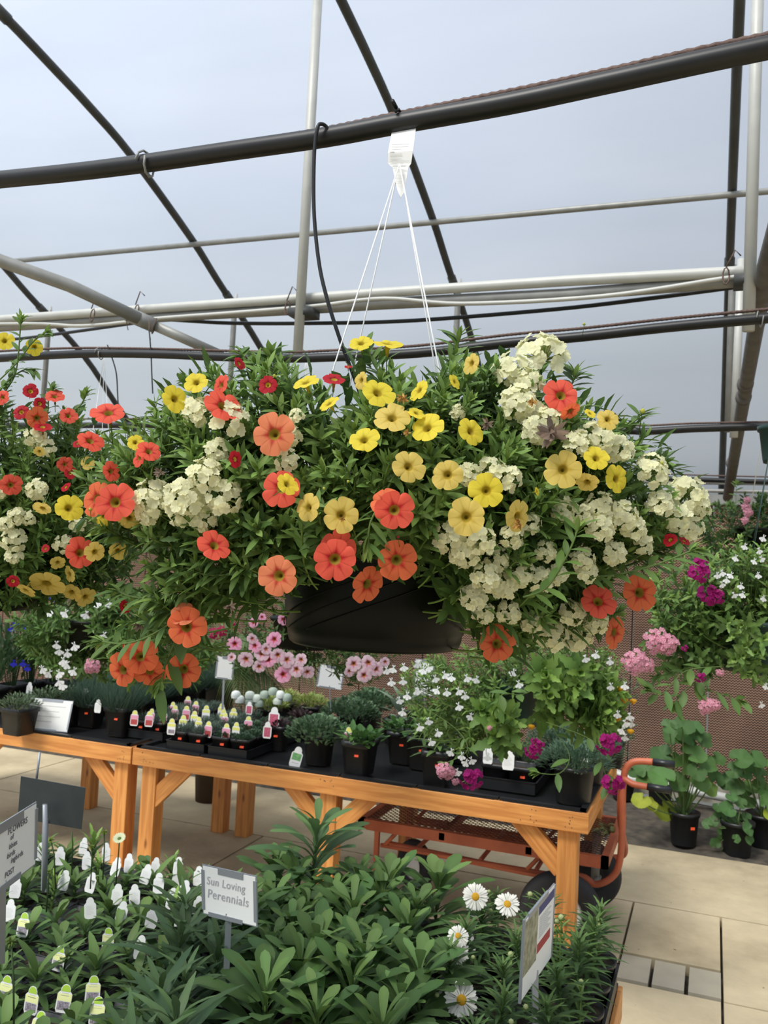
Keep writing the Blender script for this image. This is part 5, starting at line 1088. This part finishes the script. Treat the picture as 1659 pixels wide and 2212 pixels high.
for lo,hi in (((cx0,cy0,ZD-.05),(cx1,cy0+.035,ZD+.004)),((cx0,cy1-.035,ZD-.05),(cx1,cy1,ZD+.004)),((cx0,cy0,ZD-.05),(cx0+.035,cy1,ZD+.004)),((cx1-.035,cy0,ZD-.05),(cx1,cy1,ZD+.004))): b.box(lo,hi)
for x in (cx0+.45,cx0+.9): b.box((x,cy0,ZD-.04),(x+.03,cy1,ZD-.004))
b.build('deck_rim',M['orange'],cart,smooth=False)
for yy in (cy0+.1,cy1-.125): b=MB(); b.box((cx0+.06,yy,.0),(cx0+.085,yy+.025,ZD-.02)); b.build('stand_leg',M['orange'],cart,smooth=False)
# handle: twin tubes rising at the right end, with grips
def hp(x,y,Y): return onY(x,y,Y)
YH=4.56
b=MB()
P=[V((cx0+.15,YH,.31)),V((-.75,YH,.285)),onY(1255,1893,YH),onY(1285,1910,YH),onY(1318,1898,YH),onY(1337,1868,YH),onY(1344,1800,YH),onY(1345,1720,YH),onY(1347,1690,YH),onY(1352,1660,YH),onY(1372,1645,YH),onY(1412,1646,YH)]
b.tube(smooth(P,5),.0165,12); YH2=5.02
P2=[V((cx0+.15,YH2,.31)),V((-.75,YH2,.30)),V((-.50,YH2,.29)),V((-.43,YH2,.30)),V((-.405,YH2-.05,.36)),onY(1340,1770,YH+.12),onY(1341,1710,YH+.03),onY(1347,1684,YH-.02),onY(1368,1694,YH-.04),onY(1400,1700,YH-.04)]
b.tube(smooth(P2,5),.0155,12)
b.build('handle',M['orange'],cart)
b=MB(); b.tube([onY(1410,1646,YH),onY(1458,1652,YH)],.018,12); b.build('grip',M['grip'],cart)
b=MB(); b.tube([onY(1398,1699,YH-.04),onY(1450,1708,YH-.04)],.018,12); b.build('grip',M['grip'],cart)
b=MB()
for y in (cy0+.1,cy0+.36,cy1-.1): b.tube([(cx0+.1,y,.30),(-.75,y,.30)],.012,8)
for x in (cx0+.3,cx0+.65,-.8): b.tube([(x,cy0+.1,.31),(x,cy1-.1,.31)],.012,8)
for x in (cx0+.12,-.85):
    for y in (cy0+.1,cy1-.1): b.tube([(x,y,.30),(x+.1,y,ZD-.03)],.011,8)
b.build('undercarriage',M['orange'],cart)
def wheel(c,r,wd,ang,hubc='white'):
    b=MB(); ax=V((math.sin(ang),-math.cos(ang),0)); q=ax.to_track_quat('Z','Y').to_matrix().to_4x4(); Mx=Matrix.Translation(c)@q
    prof=[(r*.50,-wd*.35),(r*.62,-wd*.5),(r*.86,-wd*.5),(r*.96,-wd*.3),(r,0),(r*.96,wd*.3),(r*.86,wd*.5),(r*.62,wd*.5),(r*.50,wd*.35)]
    t=MB(); t.lathe(prof,48); b.add([Mx@V(v) for v in t.v],t.f); t_=b.build('wheel',M['rubber'],cart)
    b=MB(); t=MB(); t.lathe([(0,wd*.28),(r*.15,wd*.34),(r*.2,wd*.2),(r*.42,wd*.16),(r*.52,wd*.38),(r*.53,-wd*.38),(r*.42,-wd*.16),(0,-wd*.28)],36); b.add([Mx@V(v) for v in t.v],t.f); h=b.build('hub',M['paper' if hubc=='white' else 'rubber'],cart); h.parent=t_; h.location=(0,0,0)
wheel(V((-.645,4.36,.195)),.198,.085,.15); wheel(V((-.60,5.0,.18)),.18,.085,.15,'rubber'); wheel(V((-1.52,4.80,.14)),.14,.07,-.6)
b=MB(); b.tube([(-.62,4.41,.2),(-.53,4.94,.2)],.012,8); b.box((-.62,4.44,.19),(-.58,4.48,.45)); b.box((-.57,4.9,.19),(-.53,4.94,.45)); b.build('axle',M['galv'],cart)
lf=MB()
for i in range(26):
    x,y=U(1292,1332),U(1778,1800); p=onZ(x,y,ZD+.012); leaf(lf,p,rv(),V((0,0,1)),.04,.025,vary((.25,.27,.10),.3),bend=.6,seg=3)
tag(lf.build('fallen_leaves',M['leaf']),'small heap of wilted pale green leaves lying on the cart deck','leaves',kind='stuff')
# ================================================================== FRONT BENCH
ZF=.635
FX1=-.215; FY1=2.72
fb_=bench(-2.75,FX1,'low wooden bench in front, crowded with leafy perennials and white tags',(-2.6,-.32),(-2.6,-.32),yf=.7,yb=FY1,zt=ZF)
def cell(x0,x1,y0,y1,sx,sy_):
    y=y1-sy_/2; r=0
    while y>y0:
        x=x1-sx/2; c=0
        while x>x0:
            yield V((x,y,ZF+.004)),r,c
            x-=sx; c+=1
        y-=sy_; r+=1
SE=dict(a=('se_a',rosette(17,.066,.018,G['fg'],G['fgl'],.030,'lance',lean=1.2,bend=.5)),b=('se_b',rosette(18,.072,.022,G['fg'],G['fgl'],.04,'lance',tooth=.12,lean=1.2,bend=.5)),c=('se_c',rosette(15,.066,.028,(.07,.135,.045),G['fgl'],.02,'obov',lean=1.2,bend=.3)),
 d=('se_d',rosette(26,.10,.020,(.05,.095,.04),(.075,.13,.05),.13,'lance',tooth=.15,lean=.9,bend=.6)),e=('se_e',rosette(28,.05,.013,(.07,.13,.04),G['bright'],.07,'lance',tooth=.3,lean=.9)))
BR=('broad',rosette(28,.108,.035,(.064,.125,.036),(.115,.195,.055),.13,'obov',tooth=.06,lean=.88,bend=.45,seg=7))
BR2=('broad2',rosette(34,.115,.036,(.064,.125,.045),(.105,.185,.062),.20,'obov',tooth=.10,lean=.95,bend=.6,seg=8))
DY=('daisyfol',rosette(62,.062,.013,(.060,.115,.036),(.100,.175,.05),.15,'lance',tooth=.28,lean=1.15,bend=.6,seg=8))
XA,XBk=-1.50,-.80
seed_pots=[];broad=[];dais=[]; cnt={}
def rk(k,r): cnt[(k,r)]=cnt.get((k,r),-1)+1; return cnt[(k,r)]
def vis(p,m=90): x,y,d=px(p+V((0,0,.1))); return -m<x<1660+m and y<2212+m*1.3
sxs=.108
def xb1(y): return 575-(y-1880)*.42
def xb2(y): return 1075 if y<1905 else 955-(y-1950)*.08
for p,r,c in cell(-2.72,-.95,1.2,2.62,sxs,sxs):
    if not vis(p,260): continue
    x,y,_=px(p+V((0,0,.12)))
    if x>xb1(y): continue
    if x<330 and (r*5+c*3)%4==0: f_=None
    else: f_=1
    f='d' if (r>=4 and x>xb1(y)-130) else random.choice('aabbce' if r<4 else 'abcca')
    if y>2000 and x<200 and R_()<.2: f='c'
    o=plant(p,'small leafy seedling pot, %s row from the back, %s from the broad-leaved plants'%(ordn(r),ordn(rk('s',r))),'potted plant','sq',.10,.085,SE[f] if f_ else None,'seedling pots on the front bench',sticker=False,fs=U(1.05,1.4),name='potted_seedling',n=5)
    seed_pots.append((o,r,c))
for p,r,c in cell(-1.55,-.42,1.35,2.64,.133,.133):
    if not vis(p,130): continue
    x,y,dd_=px(p+V((0,0,.15)))
    if x<xb1(y)+15 or x>xb2(y): continue
    if 415<x<560 and dd_<2.2: continue
    x,y,_=px(p); f=BR2 if (r==0 and (585<x<720 or 955<x<1065)) else BR
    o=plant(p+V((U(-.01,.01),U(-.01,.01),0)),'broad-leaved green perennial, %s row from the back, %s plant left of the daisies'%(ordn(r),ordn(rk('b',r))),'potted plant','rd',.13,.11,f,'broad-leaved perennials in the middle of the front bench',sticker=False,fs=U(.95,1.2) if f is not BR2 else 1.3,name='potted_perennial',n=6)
    broad.append(o)
for p,r,c in cell(-.95,FX1-.01,1.5,2.68,.14,.15):
    if not vis(p,130): continue
    x,y,_=px(p+V((0,0,.15)))
    if x<xb2(y)+20: continue
    o=plant(p,'daisy plant, %s row from the back, %s plant from the paved aisle'%(ordn(r),ordn(rk('d',r))),'potted plant','rd',.14,.11,DY,'daisy plants at the right of the front bench',sticker=False,fs=U(.85,1.15) if c!=1 else 1.0,name='potted_daisy',n=5)
    dais.append(o)
# trays under the seedlings and daisies
tz=ZF
for i,(x0,y1) in enumerate([(XA-.014-.54*(j+1),2.615-.33*k) for k in range(4) for j in range(2)]):
    j=i%2;k=i//2; y1+=0; tray(x0+.006,x0+.534,y1-.322,y1,tz,'black tray of seedlings, %s row from the back, %s block left of the broad leaves'%(ordn(k),ordn(j)),5,3,h=.06)
for k in range(3): tray(FX1-.30,FX1-.012,2.66-.45*(k+1)+.01,2.66-.45*k,tz,'black daisy tray along the aisle edge of the front bench, %s from the back'%ordn(k),2,3,h=.085)
# daisy flowers and buds attached to the nearest plant
def near(L,p): return min(L,key=lambda o:(o.location-p).length)
for x,y,r,d,tx,ty in ((1027,1937,29,2.40,-.1,.55),(1096,1953,28,2.42,.0,1.2),(985,2055,30,2.20,-.3,.5),(990,2022,24,2.2,.2,1.0),(997,2160,38,2.0,.0,.5)):
    p=D(x,y,d); o=near(dais,p-V((0,0,.2))); inst('daisy_flower',random.choice(DAI),o,p,face(tx,ty),r/FP*d)
for x,y,r,d in ((962,2072,10,2.2),):
    p=D(x,y,d); o=near(dais,p-V((0,0,.2))); mb=MB()
    for _ in range(20): leaf(mb,p,rv()+V((0,0,-.4)),V((0,1,0)),.018,.008,vary((.45,.30,.14),.2),bend=.6,seg=3)
    mb.build('withered_flower',M['dead'],o)
for x,y,r,d in ((1145,1932,8,2.6),(1056,1926,5,2.55),(1060,1967,6,2.5),(1212,1982,9,2.4),(1203,1990,7,2.4),(1195,2010,6,2.4),(1291,1986,6,2.45),(1293,1997,6,2.45),(1284,2053,6,2.4),(1255,2120,7,2.1),(1022,2068,6,2.2),(922,2048,5,2.25),(944,2149,7,2.0),(1136,2175,8,1.95),(1104,2207,8,1.9),(1103,2062,9,2.2),(1197,2090,3,2.2),(1081,2120,4,2.1)):
    p=D(x,y,d); o=near(dais,p-V((0,0,.2))); inst('flower_bud',BUDW,o,p,face(U(-.2,.2),1.3),r*1.5/FP*d)
# upright stems on the aisle side
for x,y,x2,y2,d in ((1212,1985,1210,2140,2.38),(1203,1992,1200,2150,2.4),(1291,1990,1275,2150,2.42),(1284,2055,1268,2190,2.38),(1255,2122,1250,2230,2.1)):
    a=D(x2,y2,d); c_=D(x,y+6,d); o=near(dais,a); mb=MB(); shoot(mb,a,c_,V((0,0,1)),16,.045,.010,G['mid'],G['bright'],tooth=.2,seg=6,start=.1,stem=.0022,rosette=0); mb.build('stem',M['leaf'],o)
# seed-head coneflowers at the left
mb=None
for x,y,r,k,d,x2,y2 in ((258,1812,15,'f',2.7,250,1870),(225,1798,9,'b',2.7,222,1860),(110,1815,8,'b',2.6,120,1880),(198,1830,7,'b',2.7,195,1880),(24,2035,14,'s',1.9,30,2190),(105,1883,7,'b',2.5,100,1930),(155,1797,1,'n',2.6,155,1850)):
    p=D(x,y,d); o=near([q[0] for q in seed_pots],D(x2,y2,d)); m=MB(); m.tube([D(x2,y2+40,d),D((x+x2)/2+2,(y+y2)/2,d),p],.0022,5,c=(.08,.13,.05)); q=face(0,1.6)
    if k=='f':
        for i in range(22): a=i*.2856; leaf(m,p,q@V((math.cos(a),math.sin(a),.35)),q@V((0,0,1)),r/FP*d,r/FP*d*.25,(.62,.66,.42),'obov',bend=.1,seg=3)
        t=MB(); t.lathe([(.3,-.3),(.4,0),(.2,.15),(0,.2)],10); m.add([p+q@(V(v)*r/FP*d) for v in t.v],t.f,c=(.12,.2,.04))
    elif k in 'bs':
        for i in range(40): dd=rv(); dd.z=abs(dd.z); leaf(m,p,q@dd,V((.1,0,1)),r/FP*d,r/FP*d*.3,vary((.30,.36,.06) if k=='b' else (.10,.15,.04),.3,(.13,.20,.04)),seg=2)
    m.build('coneflower_head',M['leaf'],o)
# foreground tags
wt=[(127,1860),(185,1870),(244,1884),(227,1850),(176,1838),(132,1915),(190,1920),(249,1947),(289,1948),(194,1978),(257,1986),(275,1876),(82,1850),(29,1932),(331,1882),(381,1884),(379,1905),(425,1905),(340,1922),(367,1957),(391,1938),(422,1972),(386,2000),(322,1998),(298,2068),(405,2022),(308,1900),(18,1985)]
for i,(x,y) in enumerate(wt):
    q=onZ(x,y+24,ZF+.105); s_=1.0; q.z+=.022; ptag(q,'white','',s_,rz=U(-.1,.5),tilt=U(-.25,.0),roll=U(-.1,.2))['w']=1
for (x,y) in ((46,1998),(232,2030),(122,2072),(8,2140),(64,2165),(133,2162),(198,2142),(206,2192),(74,2225)):
    q=onZ(x,y+26,ZF+.105); ptag(q,'yellow','',1.05,rz=U(.1,.5),tilt=U(-.2,0),roll=U(-.05,.12))['w']=2
for (x,y) in ((1020,1960),(960,2168),(1012,2050)):
    q=onZ(x,y+20,ZF+.11); ptag(q,'white','',1.1,rz=U(-.1,.3),tilt=-.1)['w']=3
# label the unlabelled tags by rank from a landmark
lm={1:('white plant tag among the seedlings',(('post','orange bench leg',onb(240,1760)),('sign','Sun Loving Perennials sign',D(490,1930,2.3)))),2:('yellow and white plant tag low at the left',(('corner','bottom left corner tray',D(0,2200,1.7)),)),3:('white tag among the daisies',(('card','printed photo sign',D(1160,2040,1.98)),))}
unl=[o for o in TAGS if not o.get('label')]
def rank(L,base,ref,refname,grp):
    for i,o in enumerate(sorted(L,key=lambda o:(o.location-ref).length)): o['label']='%s, %s closest to the %s'%(base,ordn(i),refname); o['group']=grp
A_=[o for o in unl if o.get('w')==1]; sg=D(490,1930,2.3); lf_=D(40,1830,1.6)
rank([o for o in A_ if (o.location-sg).length<=(o.location-lf_).length],'white plant tag among the seedlings',sg,'Sun Loving Perennials sign','white tags on the front bench')
rank([o for o in A_ if (o.location-sg).length>(o.location-lf_).length],'white plant tag among the seedlings',lf_,'cut-off flower sign at left','white tags on the front bench')
rank([o for o in unl if o.get('w')==2],'yellow-topped plant tag low at the left',D(24,2035,1.9),'dark coneflower seed head','yellow-topped tags on the front bench')
rank([o for o in unl if o.get('w')==3],'white tag among the daisies',D(1160,2040,1.98),'printed photo sign','tags among the daisies')
B_=[o for o in unl if not o.get('w')]
rank([o for o in B_ if o.data==TG['pink']],'pink-topped tag over the small succulents',onb(60,1560),'white sign on the left bench','pink and yellow tags over the trays')
rank([o for o in B_ if o.data==TG['lime']],'yellow-topped tag over the small succulents',onb(675,1640),'round sedum pot','pink and yellow tags over the trays')
for o in TAGS:
    if 'w' in o: del o['w']
